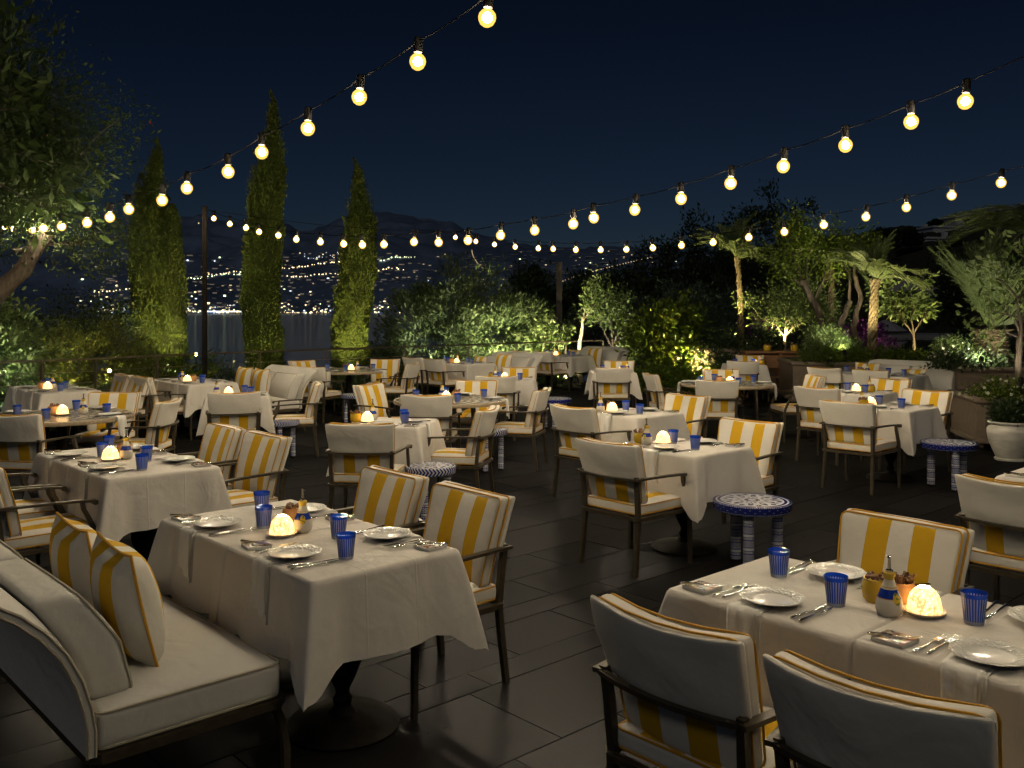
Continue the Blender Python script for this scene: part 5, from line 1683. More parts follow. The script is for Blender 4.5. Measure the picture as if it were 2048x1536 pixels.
# ------------------------------------------------------------------ centre garden
limb_tree('gnarled little tree with lit leaning trunk behind the back sofa', (1.78, 22.6, -0.3),
          [([(0, 0, 0), (-0.15, 0, 0.55), (-0.55, 0, 0.85), (-0.85, 0.05, 0.9)], (0.10, 0.06)), ([(-0.1, 0, 0.5), (-0.12, 0, 1.1), (-0.05, 0, 1.9)], (0.06, 0.03))], 0.1,
          [((-0.85, 0, 0.9), (-1.05, 0, 1.35), 0.03), ((-0.6, 0, 0.85), (-0.75, 0, 1.35), 0.03), ((-0.05, 0, 1.8), (0.25, 0, 2.2), 0.02), ((-0.05, 0, 1.7), (0.1, 0, 2.35), 0.02), ((-0.9, 0, .9), (-1.2, 0, 1.0), 0.02)],
          None, 'pale_leaf', 1500, 0.13, 0.05, 23, cr=0.14, barkm='pale_bark')
limb_tree('slim citrus tree with lit leaves left of the bright hedge', (2.45, 22.4, -0.3),
          [([(0, 0, 0), (-0.02, 0, 0.7), (0.02, 0, 1.15)], (0.05, 0.03))], 0.04,
          [((0, 0, 1.1), (-0.35, 0, 1.9), 0.02), ((0, 0, 1.1), (0.15, 0, 2.1), 0.02), ((0, 0, 1.0), (0.35, 0, 1.5), 0.02), ((0, 0, 0.8), (0.3, 0, 1.0), 0.02), ((0, 0, 1.1), (-0.15, 0, 2.3), 0.02)],
          None, 'pale_leaf', 1500, 0.13, 0.05, 24, cr=0.15)
shrub('bright yellow green leafy hedge lit from the ground', (3.40, 20.4, -0.1), [(-0.35, 0, 1.25, 0.5, 0.5, 0.62), (0.25, 0, 1.35, 0.5, 0.5, 0.62), (0.1, -0.2, 0.65, 0.75, 0.4, 0.55), (0.55, -0.2, 0.7, 0.35, 0.4, 0.6)], 'green', 0.15, 0.06, 5200, 25, 'leafy_hedge', 'hedge', 70, 0.15)
shrub('low ground shrub glowing at the foot of the bright hedge', (3.9, 19.3, -0.05), [(0, 0, 0.3, 0.7, 0.5, 0.32), (-0.9, 0.2, 0.25, 0.7, 0.4, 0.28)], 'green', 0.09, 0.045, 4500, 26, clumps=50, cr=0.10)
shrub('wide grey green hedge behind the bright hedge', (4.6, 27.0, -0.4), [(-1.6, 0, 1.5, 1.5, 1.0, 1.1), (0.4, 0, 1.6, 1.7, 1.0, 1.3), (2.0, 0, 1.4, 1.4, 1.0, 1.2)], 'lavender', 0.12, 0.04, 24000, 27, 'wide_hedge', 'hedge', 160, 0.2, up=0.9)
shrub('dark trailing shrub between the hedge and the flower planter', (4.15, 20.9, 0), [(0, 0, 0.7, 0.35, 0.4, 0.7)], 'dark_green', 0.09, 0.05, 2600, 28, clumps=50, cr=0.12)
for i, (px, py, w, hgt, d, lb) in enumerate([(1055, 560, 0.6, 1.0, 30, 'dark round conifer above the olive bush'), (1150, 570, 0.9, 1.3, 31, 'dark tree behind the round post'), (1245, 560, 1.2, 1.3, 33, 'dark spreading tree in the centre distance'), (1395, 500, 2.2, 3.2, 36, 'dark tall tree left of the first palm'), (1545, 480, 2.6, 4.6, 38, 'tallest dark tree above the first palm'), (1640, 520, 2.4, 3.0, 38, 'dark tree mass behind the multi stemmed tree'), (1840, 560, 5.0, 2.5, 76, 'dark tree mass behind the cycad'), (1990, 520, 2.2, 2.0, 34, 'dark tree mass at the right edge')]):
    p = at_depth(px, py, d)
    zz = p.z
    shrub(lb, (p.x, d, -0.5), [(0, 0, max(0.8, zz * 0.5 + .2), w, w * 0.8, max(0.8, zz * 0.6)), (0.15, 0, zz + 0.1, w * 0.8, w * .7, hgt * 0.55), (-0.5 * w, 0, zz - 0.5, w * .6, w * .6, hgt * .5)], 'dark_green', 0.20, 0.08, 9000, 40 + i, 'dark_tree', 'tree', 90, 0.22, up=0.5, group='dark trees behind the garden', stems=5)

# palms
def frond_mesh(L, n=34, droop=0.9, seed=1, wl=0.30):
    rn = random.Random(seed)
    mb = MB()
    pts = []
    for i in range(15):
        t = i / 14
        pts.append(Vector((L * (t - 0.18 * droop * t * t), 0, L * (0.30 * t - 0.72 * droop * t * t))))
    mb.tube(pts, [0.016 * (1 - 0.8 * i / 14) + 0.003 for i in range(15)], 4)
    for i in range(n):
        t = 0.20 + 0.80 * i / n
        k = t * 14; a = pts[int(min(13, k))].lerp(pts[int(min(13, k)) + 1], k - int(min(13, k)))
        ll = wl * L * 0.62 * math.sin(math.pi * (0.10 + 0.84 * t)) * rn.uniform(0.8, 1.1)
        for s in (-1, 1):
            d = Vector((0.75 + 0.6 * t + rn.uniform(-.12, .12), s * 1.0, 0.30 - 0.95 * droop * t + rn.uniform(-.28, .28))).normalized()
            side = Vector((1, 0, 0)) * 0.0075
            e = a + d * ll + Vector((0, 0, -0.30 * ll * droop))
            mid = a + d * ll * 0.5
            mb.add([a - side * .5, mid - side, e, mid + side, a + side * .5], [(0, 1, 2, 3, 4)])
    return mb.mesh('frond', [M['frond']], False)
def palm(label, base, h, r, L, nf, seed, lean=0.0, droop=0.9, name='palm_tree', elev=(-0.1, 1.25), fr=None):
    rn = random.Random(seed)
    root = empty(name, base, 0, label, 'palm', 'lit palms in the planters')
    mb = MB()
    K = int(h / 0.032); prof = []
    n = 14
    v = []; f = []
    for i in range(K + 1):
        t = i / K
        z = h * t
        rr = r * (1.12 - 0.30 * t + (0.35 * math.exp(-((t - 1.0) / 0.07) ** 2)))
        for k in range(n):
            a = 2 * math.pi * (k + (0.5 if i % 2 else 0)) / n
            q = rr * (1.13 if (k + i // 2) % 2 else 0.90) * (1.04 if i % 2 else 0.97)
            v.append((q * math.cos(a) + lean * t * t, q * math.sin(a), z))
    for i in range(K):
        for k in range(n):
            a, b = i * n + k, i * n + (k + 1) % n
            f.append((a, b, b + n, a + n))
    mb.add(v, f)
    mb.build('trunk', [M['palm_bark']], root, False)
    meshes = [frond_mesh(L, 38, droop * d, seed + i) if fr is None else fr(L, i) for i, d in enumerate((0.8, 1.0, 1.25))]
    for k in range(nf):
        o = link('frond', meshes[k % 3], root)
        o.location = (lean, 0, h - 0.03)
        e = elev[0] + (elev[1] - elev[0]) * ((k * 0.618) % 1.0) ** 0.8
        o.rotation_euler = (rn.uniform(-.3, .3), -e, k * 2.39996 + rn.uniform(-.2, .2))
        o.scale = (rn.uniform(.85, 1.1),) * 3
    return root
palm('first palm with slender lit trunk in the flower planter', (5.05, 20.3, 0.95), 1.98, 0.060, 1.20, 46, 51, -0.10, 0.8, 'palm_tree', (0.0, 1.35))
palm('second palm with bright lit trunk in the middle planter', (6.72, 17.2, 0.8), 1.55, 0.078, 1.10, 44, 52, 0.06, 0.8, 'palm_tree', (0.05, 1.35))
palm('third palm crown reaching in at the right edge', (9.35, 16.3, 0.5), 2.45, 0.16, 1.8, 34, 53, 0.0, 1.15)
palm('small palm crown behind the multi stemmed tree', (6.30, 18.2, 0.8), 1.95, 0.06, 0.95, 26, 54, 0.0, 1.2)
palm('cycad with long stiff fronds fanning over the right planter', (8.15, 15.7, 0.82), 0.62, 0.27, 1.75, 48, 55, 0.0, 0.22, 'cycad', (0.05, 1.45))

# ------------------------------------------------------------------ planters
def planter(label, c, sx, sy, h, rz=0.0, feet=False, panel=True):
    root = empty('garden_planter', (c[0], c[1], 0), rz, label, 'planter', 'taupe planters')
    mb = MB(); mb.box((0, 0, 0.09 + (h - 0.17) / 2), (sx - 0.10, sy - 0.10, h - 0.17)); mb.build('body', [M['taupe']], root, False)
    mb = MB(); add_rbox(mb, (0, 0, h - 0.045), (sx / 2, sy / 2, 0.038), 0.03, 2, 1); mb.build('rim', [M['taupe']], root)
    mb = MB(); add_rbox(mb, (0, 0, 0.10), (sx / 2 - 0.01, sy / 2 - 0.01, 0.035), 0.028, 2, 1); mb.build('base_moulding', [M['taupe']], root)
    mb = MB(); mb.box((0, 0, h - 0.02), (sx - 0.2, sy - 0.2, 0.05)); mb.build('soil', [M['soil']], root, False)
    if panel:
        for s in (-1, 1):
            w, hh, t = sx - 0.30, h - 0.36, 0.025
            mb = MB()
            for (x, z, a, b_) in ((0, hh / 2, w, t), (0, -hh / 2, w, t), (-w / 2, 0, t, hh), (w / 2, 0, t, hh)):
                mb.box((x, s * (sy / 2 - 0.045), h / 2 + z), (a, 0.018, b_))
            mb.build('panel_moulding', [M['taupe']], root, False)
    if feet:
        for x in (-1, 1):
            for y in (-1, 1):
                mb = MB(); mb.lathe([(0.0, 0.0), (0.03, 0.0), (0.045, 0.03), (0.03, 0.07)], 12, c=(x * (sx / 2 - .12), y * (sy / 2 - .12), 0)); mb.build('foot', [M['taupe']], root)
    return root
planter('brown planter with trailing white flowers under the first palm', (5.0, 20.3), 2.3, 1.2, 0.95, -0.1, panel=False)
planter('low wide planter under the second palm', (6.35, 17.75), 2.2, 1.6, 0.82, -0.12)
planter('panelled square planter under the cycad', (7.95, 15.35), 1.55, 1.5, 0.86, -0.12, True)
planter('panelled planter at the right edge behind the white pot', (6.70, 12.15), 1.5, 1.3, 0.66, -0.2, True)
planter('small planter of the lemon tree behind the long sofa', (7.75, 17.9), 0.9, 0.8, 0.55, 0, panel=False)

shrub('trailing foliage with small white flowers over the brown planter', (5.2, 20.2, 0.3), [(0, 0, 0.75, 1.15, 0.6, 0.22), (-0.9, -0.45, 0.35, 0.45, 0.2, 0.40), (0.1, -0.5, 0.5, 0.8, 0.15, 0.15)], 'dark_green', 0.07, 0.04, 9000, 61, 'trailing_plant', 'plant', 110, 0.10, extra=('white_petal', 0.022, 0.05, 0.04))
shrub('bright feathery shrub at the left side of the middle planter', (6.0, 17.4, 0.75), [(-0.1, 0, 0.30, 0.42, 0.35, 0.35), (0.3, 0, 0.2, 0.4, 0.3, 0.25)], 'pale_leaf', 0.06, 0.016, 9000, 62, clumps=80, cr=0.08, up=0.5)
shrub('low green edging plants in the middle planter', (6.5, 17.2, 0.72), [(-0.6, 0, 0.12, 0.5, 0.25, 0.14), (0.3, 0, 0.12, 0.7, 0.25, 0.15), (0.95, 0.1, 0.1, 0.4, 0.3, 0.14)], 'green', 0.06, 0.04, 6500, 63, clumps=90, cr=0.07)
shrub('purple flowering bush behind the sideboard', (5.75, 20.9, 0.2), [(0, 0, 0.85, 0.55, 0.4, 0.38)], 'purple', 0.06, 0.05, 3500, 64, 'flowering_bush', 'bush', 50, 0.1)
shrub('purple flowering bush beside the second palm trunk', (7.25, 18.6, 0.2), [(0, 0, 0.85, 0.45, 0.4, 0.36), (-0.6, 0, 0.8, 0.3, 0.3, 0.3)], 'purple', 0.06, 0.05, 3500, 65, 'flowering_bush', 'bush', 50, 0.1)
shrub('white flowering shrub in front of the cycad', (7.35, 14.9, 0.8), [(-0.15, 0, 0.08, 0.42, 0.35, 0.13), (0.30, 0, 0.06, 0.4, 0.3, 0.10), (-0.45, -0.2, -0.25, 0.15, 0.2, 0.35)], 'dark_green', 0.06, 0.035, 5200, 66, 'flowering_shrub', 'shrub', 70, 0.08, stems=0, extra=('white_petal', 0.05, 0.055, 0.05))
shrub('fine leaved light green shrub beside the cycad trunk', (7.55, 15.5, 0.8), [(-0.1, 0, 0.22, 0.36, 0.3, 0.20)], 'pale_leaf', 0.05, 0.014, 6000, 67, clumps=60, cr=0.08, up=0.4)
shrub('white flowers around the small tree in the right edge planter', (6.55, 11.85, 0.6), [(-0.2, 0, 0.10, 0.45, 0.25, 0.10), (0.3, -0.1, 0.12, 0.4, 0.25, 0.12), (-0.45, -0.3, 0.0, 0.2, 0.1, 0.12)], 'green', 0.05, 0.03, 4200, 68, 'flowering_plant', 'plant', 60, 0.06, extra=('white_petal', 0.06, 0.05, 0.045))
limb_tree('lemon tree with slim trunk behind the long right sofa', (7.72, 17.75, 0.5), [([(0, 0, 0), (0.02, 0, 0.5), (0, 0, 0.85)], (0.04, 0.03))], 0.02,
          [((0, 0, 0.8), (-0.38, 0, 1.25), 0.02), ((0, 0, 0.8), (0.28, 0, 1.2), 0.02), ((0, 0, 0.8), (0.05, 0, 1.35), 0.02), ((0, 0, 0.8), (-0.15, 0.1, 1.15), 0.02), ((-0.3, 0, 1.1), (-0.55, 0, 1.75), 0.012)],
          None, 'pale_leaf', 1000, 0.14, 0.05, 71, cr=0.09, name='lemon_tree')
limb_tree('small rounded tree rising behind the sideboard', (5.72, 19.35, 0.3), [([(0, 0, 0), (0.01, 0, 0.55), (0, 0, 0.95)], (0.035, 0.028))], 0.02,
          [((0, 0, 0.9), (-0.5, 0, 1.3), 0.02), ((0, 0, 0.9), (0.4, 0, 1.2), 0.02), ((0, 0, 0.9), (0.0, 0, 1.5), 0.02), ((0, 0, 0.9), (0.3, 0, 1.5), 0.02)],
          None, 'pale_leaf', 2300, 0.09, 0.035, 72, cr=0.14, barkm='pale_bark')
limb_tree('multi stemmed rough barked tree in the middle planter', (6.15, 17.9, 0.75),
          [([(0.1, 0, 0), (-0.12, 0, 0.7), (-0.25, 0, 1.1), (-0.5, 0, 1.6)], (0.085, 0.05)), ([(0.1, 0, 0), (0.22, 0, 0.7), (0.42, 0, 1.2)], (0.075, 0.05)), ([(0.55, 0, 0), (0.48, 0, 0.7), (0.62, 0, 1.25), (0.5, 0, 1.7)], (0.07, 0.04))], 0.12,
          [((-0.5, 0, 1.5), (-0.9, 0, 1.8), 0.03), ((-0.4, 0, 1.4), (-0.4, 0, 2.2), 0.03), ((0.4, 0, 1.15), (0.2, 0, 2.1), 0.03), ((-0.3, 0, 1.2), (0.0, 0, 1.9), 0.03), ((0.5, 0, 1.6), (0.3, 0, 2.2), 0.03), ((-.5, 0, 1.5), (-.8, 0, 2.3), .03)],
          None, 'green', 4200, 0.085, 0.035, 73, cr=0.15)
limb_tree('grey leaved small tree crossing in front of the cycad', (6.62, 12.05, 0.6), [([(0, 0, 0), (0.0, 0, 0.5), (0.03, 0, 0.95), (0.0, 0, 1.3)], (0.045, 0.025))], 0.03,
          [((0, 0, 0.9), (-0.35, 0, 1.15), 0.02), ((0, 0, 1.0), (0.3, 0, 1.3), 0.02), ((0, 0, 1.3), (-0.25, 0, 1.55), 0.015), ((0, 0, 1.3), (0.1, 0, 1.7), 0.015), ((0, 0, 0.8), (-0.3, 0, 0.85), 0.015), ((0, 0, 0.8), (0.3, 0, 0.8), 0.015)],
          None, 'pale_leaf', 520, 0.11, 0.05, 74, cr=0.12)
limb_tree('pale leafed young tree beside the multi stemmed one', (5.75, 18.3, 0.75), [([(0, 0, 0), (0.1, 0, 0.4)], (0.03, 0.02))], 0.02,
          [((0.1, 0, 0.4), (-0.3, 0, 1.0), 0.015), ((0.1, 0, 0.4), (0.25, 0, 1.1), 0.015), ((0.1, 0, .4), (0.6, 0, 0.8), .015)], None, 'pale_leaf', 1300, 0.09, 0.035, 75, cr=0.17)

# white clay pot with green plant
pot = empty('clay_plant_pot', (5.86, 10.85, 0), 0, 'white ribbed clay pot at the right edge', 'plant pot')
mb = MB(); mb.lathe([(0.0, 0.0), (0.165, 0.0), (0.17, 0.02), (0.15, 0.03), (0.19, 0.12), (0.235, 0.24), (0.25, 0.32), (0.245, 0.37), (0.215, 0.405), (0.21, 0.42), (0.235, 0.435), (0.235, 0.455), (0.20, 0.455), (0.19, 0.42), (0.0, 0.41)], 40)
mb.build('body', [M['clay']], pot)
shrub('small green succulent bush growing in the white clay pot', (5.86, 10.85, 0.40), [(0, 0, 0.13, 0.18, 0.18, 0.12)], 'dark_green', 0.06, 0.024, 2600, 69, 'potted_plant', 'plant', 40, 0.04, up=0.4, stems=3)

# ------------------------------------------------------------------ sideboard with two yellow pots
sb = empty('wooden_sideboard', (5.42, 18.75, 0), -0.06, 'wooden sideboard with two drawers and open shelves at the back', 'sideboard')
W_, Dp, Hh = 1.45, 0.45, 0.94
mb = MB(); mb.box((0, 0, Hh - 0.02), (W_, Dp, 0.04)); mb.build('counter_top', [M['teak']], sb, False)
for x in (-1, 0, 1):
    for y in (-1, 1):
        mb = MB(); mb.box((x * (W_ / 2 - 0.05), y * (Dp / 2 - 0.04), (Hh - 0.04) / 2), (0.055, 0.05, Hh - 0.04)); mb.build('leg', [M['teak']], sb, False)
for z in (0.16, 0.40):
    for k in range(5):
        mb = MB(); mb.box((0, -0.16 + 0.08 * k, z), (W_ - 0.16, 0.062, 0.022)); mb.build('shelf_slat', [M['teak']], sb, False)
for s in (-1, 1):
    mb = MB(); mb.box((s * (W_ / 4 - 0.01), -Dp / 2 + 0.02, 0.73), (W_ / 2 - 0.10, 0.025, 0.26))
    d_ = mb.build('drawer', [M['teak']], sb, False)
    mb = MB(); mb.tube([(s * (W_ / 4 - 0.01) - 0.05, -Dp / 2 - 0.01, 0.74), (s * (W_ / 4 - 0.01) + 0.05, -Dp / 2 - 0.01, 0.74)], 0.008, 6); mb.build('drawer_handle', [M['iron']], d_)
mb = MB(); mb.box((0, Dp / 2 - 0.015, 0.70), (W_ - 0.1, 0.02, 0.36)); mb.build('back_panel', [M['teak']], sb, False)
for k, (dx, lb) in enumerate(((-0.25, 'yellow pot on the sideboard, left of the thin tree trunk'), (0.30, 'yellow pot on the sideboard, right of the thin tree trunk'))):
    place(take('pot10', None), (5.42 + dx, 18.68, 0.941), 0, lb, 'pot', 'yellow pots on the sideboard').scale = (1.5, 1.5, 1.5)

# ------------------------------------------------------------------ garden lamps
def spot(loc, target, power, col, label, size=60, vis=True, blend=0.8):
    root = empty('garden_spotlight', loc, 0, label, 'spotlight', 'small garden uplights')
    d = (Vector(target) - Vector(loc)).normalized()
    mb = MB(); a = -d * 0.055; b = d * 0.055
    mb.tube([a, a * 0.2, b], [0.022, 0.032, 0.034], 10, cap=False)
    mb.tube([a * 0.5, (0, 0, -0.14)], 0.008, 5)
    mb.build('housing', [M['iron']], root)
    mb = MB(); mb.tube([b * 0.6, b * 0.75], 0.030, 12); mb.build('lens', [M['lens']], root)
    L = bpy.data.lights.new('uplight', 'SPOT'); L.energy = power * 13.0; L.color = col; L.spot_size = math.radians(size); L.spot_blend = blend; L.shadow_soft_size = 0.03
    lo = bpy.data.objects.new('uplight', L); COL.objects.link(lo); lo.parent = root
    lo.location = d * 0.07
    lo.rotation_euler = (-d).to_track_quat('Z', 'Y').to_euler()
    return root
M['lens'] = emit('lit_lens', (1.0, 0.82, 0.5), 6.0)[0]
WY = (1.0, 0.80, 0.34); WN = (1.0, 0.90, 0.66)
spot((-6.55, 17.45, 0.15), (-6.95, 18.8, 2.6), 62, WY, 'uplight hidden at the foot of the left cypress', 75)
spot((-4.95, 17.75, 0.0), (-5.15, 19.1, 2.4), 75, WY, 'uplight hidden at the foot of the middle cypress', 75)
spot((-3.2, 18.8, 0.0), (-3.45, 20.1, 2.4), 70, WY, 'uplight hidden at the foot of the right cypress', 75)
spot((-0.2, 21.4, 0.1), (0.1, 23.2, 1.9), 72, (1.0, 0.86, 0.5), 'uplight under the right half of the olive bush', 110)
spot((-2.0, 21.4, 0.1), (-1.6, 22.8, 1.9), 20, WN, 'uplight under the left half of the olive bush', 110)
spot((-7.75, 13.0, 0.1), (-8.1, 14.3, 1.2), 45, (1.0, 0.97, 0.85), 'white uplight in front of the pale leaved bush', 120)
spot((-6.45, 14.75, 0.15), (-6.9, 15.9, 1.1), 60, WY, 'uplight between the railing and the feathery bush', 120)
spot((4.20, 19.45, 0.35), (3.5, 20.4, 1.0), 95, (1.0, 0.80, 0.28), 'uplight at the foot of the bright hedge', 120)
spot((1.2, 21.9, 0.05), (1.35, 22.6, 1.1), 42, (1.0, 0.86, 0.45), 'uplight under the gnarled tree', 110)
spot((2.3, 21.8, 0.05), (2.45, 22.4, 1.6), 36, WN, 'uplight under the slim citrus tree', 100)
spot((4.70, 19.35, 1.0), (4.98, 20.3, 3.1), 42, WY, 'uplight at the first palm trunk', 75)
spot((6.50, 16.45, 0.92), (6.78, 17.2, 2.9), 32, WY, 'uplight at the second palm trunk', 80)
spot((6.05, 16.75, 0.98), (6.1, 17.8, 2.3), 9, WN, 'uplight in the feathery shrub of the middle planter', 110)
spot((7.95, 17.2, 0.75), (7.7, 17.8, 1.8), 13, WY, 'small lit lamp at the lemon tree trunk', 110)
spot((5.6, 19.05, 1.0), (5.72, 19.4, 1.7), 11, WY, 'uplight behind the sideboard', 110)
spot((7.25, 14.25, 1.0), (8.1, 15.7, 2.2), 18, WN, 'uplight among the white flowers at the cycad', 125)
spot((6.40, 11.60, 0.86), (6.7, 12.2, 1.9), 3.2, WN, 'oval lit lamp beside the small tree trunk at the right edge', 120)
def glow(p, r, s, label):
    mb = MB(); mb.lathe([(0, -r), (r * .7, -r * .7), (r, 0), (r * .7, r * .7), (0, r)], 12)
    o = mb.build('garden_bulb', [s]); o.location = p
    root = empty('garden_path_lamp', p, 0, label, 'lamp', 'little garden bulbs')
    o.parent = root; o.location = (0, 0, 0)
    mb = MB(); mb.tube([(0, 0, -r), (0, 0, -p[2] + 0.0)], 0.006, 5); mb.build('stake', [M['iron']], root)
M['glow'] = emit('lit_small_bulb', (1.0, 0.72, 0.25), 26.0)[0]
glow((-6.55, 15.0, 0.78), 0.03, M['glow'], 'small bare garden bulb above the striped chair pair')
glow((-5.62, 16.4, 0.98), 0.03, M['glow'], 'small bare garden bulb just left of the tall pole')

# ------------------------------------------------------------------ ground, sea, hills
SEA = -5.0
def ground_z(x, y):
    w = -0.678 * x + 0.735 * y
    k = x / max(y, 1.0)
    side = 1 / (1 + math.exp(max(-40, min(40, (k - 0.16) * 30))))
    t = max(0.0, min(1.0, (w - 15.3) / 22.0)) if x < 12 else 0
    d = max(0.0, (w - 15.3))
    drop = min(6.5, 0.75 * min(d, 3) + 0.30 * max(0, d - 3)) * side
    rise = 0.0
    if k > 0.2 and y > 60: rise = (y - 60) * 0.05 * min(1, (k - 0.2) * 4)
    return -0.27 - drop + rise
mb = MB()
xs = [-60, -45, -35, -28, -22, -18, -15, -12, -10, -8, -6, -4, -2, 0, 2, 4, 6, 8, 10, 13, 17, 22, 28, 36, 50, 70, 100]
ys = [-10, -4, 2, 6, 9, 12, 13.5, 15, 16.5, 18, 19.5, 21, 23, 25, 28, 32, 37, 43, 50, 60, 75, 95, 120, 160, 200]
v = [(x, y, ground_z(x, y)) for y in ys for x in xs]
nx = len(xs)
mb.add(v, [(j * nx + i, j * nx + i + 1, (j + 1) * nx + i + 1, (j + 1) * nx + i) for j in range(len(ys) - 1) for i in range(nx - 1)])
g = mb.build('garden_ground', [M['soil']]); g['kind'] = 'structure'

m, n, l, b = nmat('night_water'); setp(b, (0.22, 0.30, 0.46), 0.25, 0, 0.5)
tc = n.new('ShaderNodeTexCoord'); mp = n.new('ShaderNodeMapping'); mp.inputs['Scale'].default_value = (0.004, 0.05, 1)
l.new(tc.outputs['Object'], mp.inputs['Vector'])
t = n.new('ShaderNodeTexNoise'); t.inputs['Scale'].default_value = 1.0; t.inputs['Detail'].default_value = 5; l.new(mp.outputs[0], t.inputs['Vector'])
wd = n.new('ShaderNodeBsdfDiffuse'); wd.inputs[0].default_value = (0.26, 0.38, 0.62, 1)  # pale diffuse blue stands in for town light reflected on the sea
wg = n.new('ShaderNodeBsdfGlossy'); wg.inputs[0].default_value = (0.9, 0.95, 1.0, 1)
wm = n.new('ShaderNodeMixShader'); wm.inputs[0].default_value = 0.5
l.new(math_n(n, l, 'MULTIPLY_ADD', t.outputs['Fac'], 0.10, 0.10), wg.inputs['Roughness'])
l.new(wd.outputs[0], wm.inputs[1]); l.new(wg.outputs[0], wm.inputs[2]); l.new(wm.outputs[0], n['Material Output'].inputs['Surface']); M['water'] = m
mb = MB(); mb.add([(-9000, 20, SEA), (9000, 20, SEA), (9000, 11000, SEA), (-9000, 11000, SEA)], [(0, 1, 2, 3)])
w = mb.build('sea_water', [M['water']], None, False); w['kind'] = 'structure'
m, n, l, b = nmat('pool_water'); setp(b, (0.01, 0.05, 0.06), 0.04, 0, 0.5); M['pool'] = m
mb = MB(); mb.add([(12.5, 31, 0.02), (42, 31, 0.02), (42, 60, 0.02), (18, 60, 0.02)], [(0, 1, 2, 3)])
w = mb.build('pool_water', [M['pool']], None, False); w['kind'] = 'structure'
mb = MB(); mb.box((27, 63, 0.0), (40, 6, 0.35)); mb.box((24, 30.2, -0.1), (30, 1.4, 0.3))
w = mb.build('pool_pavement', [M['poolstone']], None, False); w['kind'] = 'structure'

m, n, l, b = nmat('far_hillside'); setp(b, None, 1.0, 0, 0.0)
noise_col(n, l, b, (0.09, 0.13, 0.22), (0.26, 0.36, 0.58), 0.006, 10, rough=0.7); M['hill'] = m  # blue haze and town glow are put into the slope colour
def hill(name, ridge, D0, D1, seed, y0=None, rows=26, base=None):
    """terrain whose skyline follows the real ridge; ridge: (photo x, photo y) of the crest"""
    rn = np.random.default_rng(seed)
    px = np.arange(ridge[0][0], ridge[-1][0] + 1, 8.0)
    py = np.interp(px, [r[0] for r in ridge], [r[1] for r in ridge])
    ph = rn.uniform(0, 6.28, 8)
    py = py + 2.0 * np.sin(px / 17 + ph[0]) + 1.4 * np.sin(px / 7.3 + ph[1]) + rn.normal(size=len(px)) * 0.8
    z1 = CH + (HZ - py) * D1 / F
    zb = SEA if base is None else base
    V_ = []
    for j in range(rows + 1):
        t = j / rows
        d = D0 + (D1 - D0) * t
        for i, x in enumerate(px):
            X = (x - 1024) / F * d
            z = zb - 3 + (z1[i] - zb + 3) * (t ** 0.85)
            z += 0.045 * (z1[i] - zb) * math.sin(t * 14 + x / 60 + ph[2]) * math.sin(math.pi * t) + 0.03 * (z1[i] - zb) * math.sin(t * 31 + x / 23 + ph[3]) * math.sin(math.pi * t)
            V_.append((X, d, z))
    n_ = len(px)
    mb = MB(); mb.add(V_, [(j * n_ + i, j * n_ + i + 1, (j + 1) * n_ + i + 1, (j + 1) * n_ + i) for j in range(rows) for i in range(n_ - 1)])
    o = mb.build(name, [M['hill']]); o['kind'] = 'structure'
    A_ = np.array(V_).reshape(rows + 1, n_, 3)
    def hit(x, y):
        """point of the slope seen at photo x, y"""
        i = int(np.clip(round((x - px[0]) / 8.0), 0, n_ - 1))
        col = A_[:, i]
        yy = HZ - (col[:, 2] - CH) * F / col[:, 1]
        k = np.where(yy <= y)[0]
        if len(k) == 0: return None
        j = k[0]
        if j == 0: q = col[0]
        else:
            a_ = (yy[j - 1] - y) / max(1e-6, yy[j - 1] - yy[j]); q = col[j - 1] * (1 - a_) + col[j] * a_
        return Vector(((x - 1024) / F * q[1], q[1], q[2]))
    return hit
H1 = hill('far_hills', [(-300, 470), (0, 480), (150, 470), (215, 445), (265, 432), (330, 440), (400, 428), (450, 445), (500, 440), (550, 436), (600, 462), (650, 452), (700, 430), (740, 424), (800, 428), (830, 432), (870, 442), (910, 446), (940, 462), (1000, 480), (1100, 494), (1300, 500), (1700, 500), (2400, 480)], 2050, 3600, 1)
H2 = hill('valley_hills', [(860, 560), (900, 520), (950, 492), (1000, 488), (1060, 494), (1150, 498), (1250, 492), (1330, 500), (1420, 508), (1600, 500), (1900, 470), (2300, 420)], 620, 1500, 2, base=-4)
M['hill'] = M['soil']
H3 = hill('near_hillside', [(1300, 560), (1400, 530), (1500, 500), (1600, 478), (1700, 472), (1760, 462), (1800, 452), (1880, 448), (1960, 424), (2048, 405), (2300, 380)], 75, 190, 3, base=0.5)

# town: pale houses and lights spread over the slopes
m, n, l, b = nmat('distant_house_plaster'); setp(b, (0.5, 0.52, 0.56), 0.9); M['farhouse'] = m
EL = {'w': emit('warm_street_light', (1.0, 0.74, 0.38), 3.6)[0], 'c': emit('cool_house_light', (0.75, 0.88, 1.0), 2.6)[0], 'g': emit('greenish_lamp', (0.85, 1.0, 0.55), 3.6)[0], 'd': emit('dim_window_light', (1.0, 0.70, 0.34), 0.9)[0], 'f': emit('self_lit_house_front', (1.0, 0.78, 0.50), 0.085)[0]}  # house fronts glow by themselves, standing in for lamplight on their walls
rn = random.Random(12)
LT = {k: MB() for k in EL}
HB = MB()
def tl(h, x, y, k, s=1.0, el=1.0):
    p = h(x, y)
    if p is None: return
    u = p.y / F * 1.35 * s
    LT[k].box((p.x, p.y - 3, p.z + u * 0.5), (u * el, u * 0.5, u))
def hs(h, x, y, w=3.0, hh=1.6):
    p = h(x, y)
    if p is None: return
    u = p.y / F
    (LT['f'] if rn.random() < 0.45 and h is H1 else HB).box((p.x, p.y, p.z + u * hh * 0.4), (u * w, u * w * 0.8, u * hh))
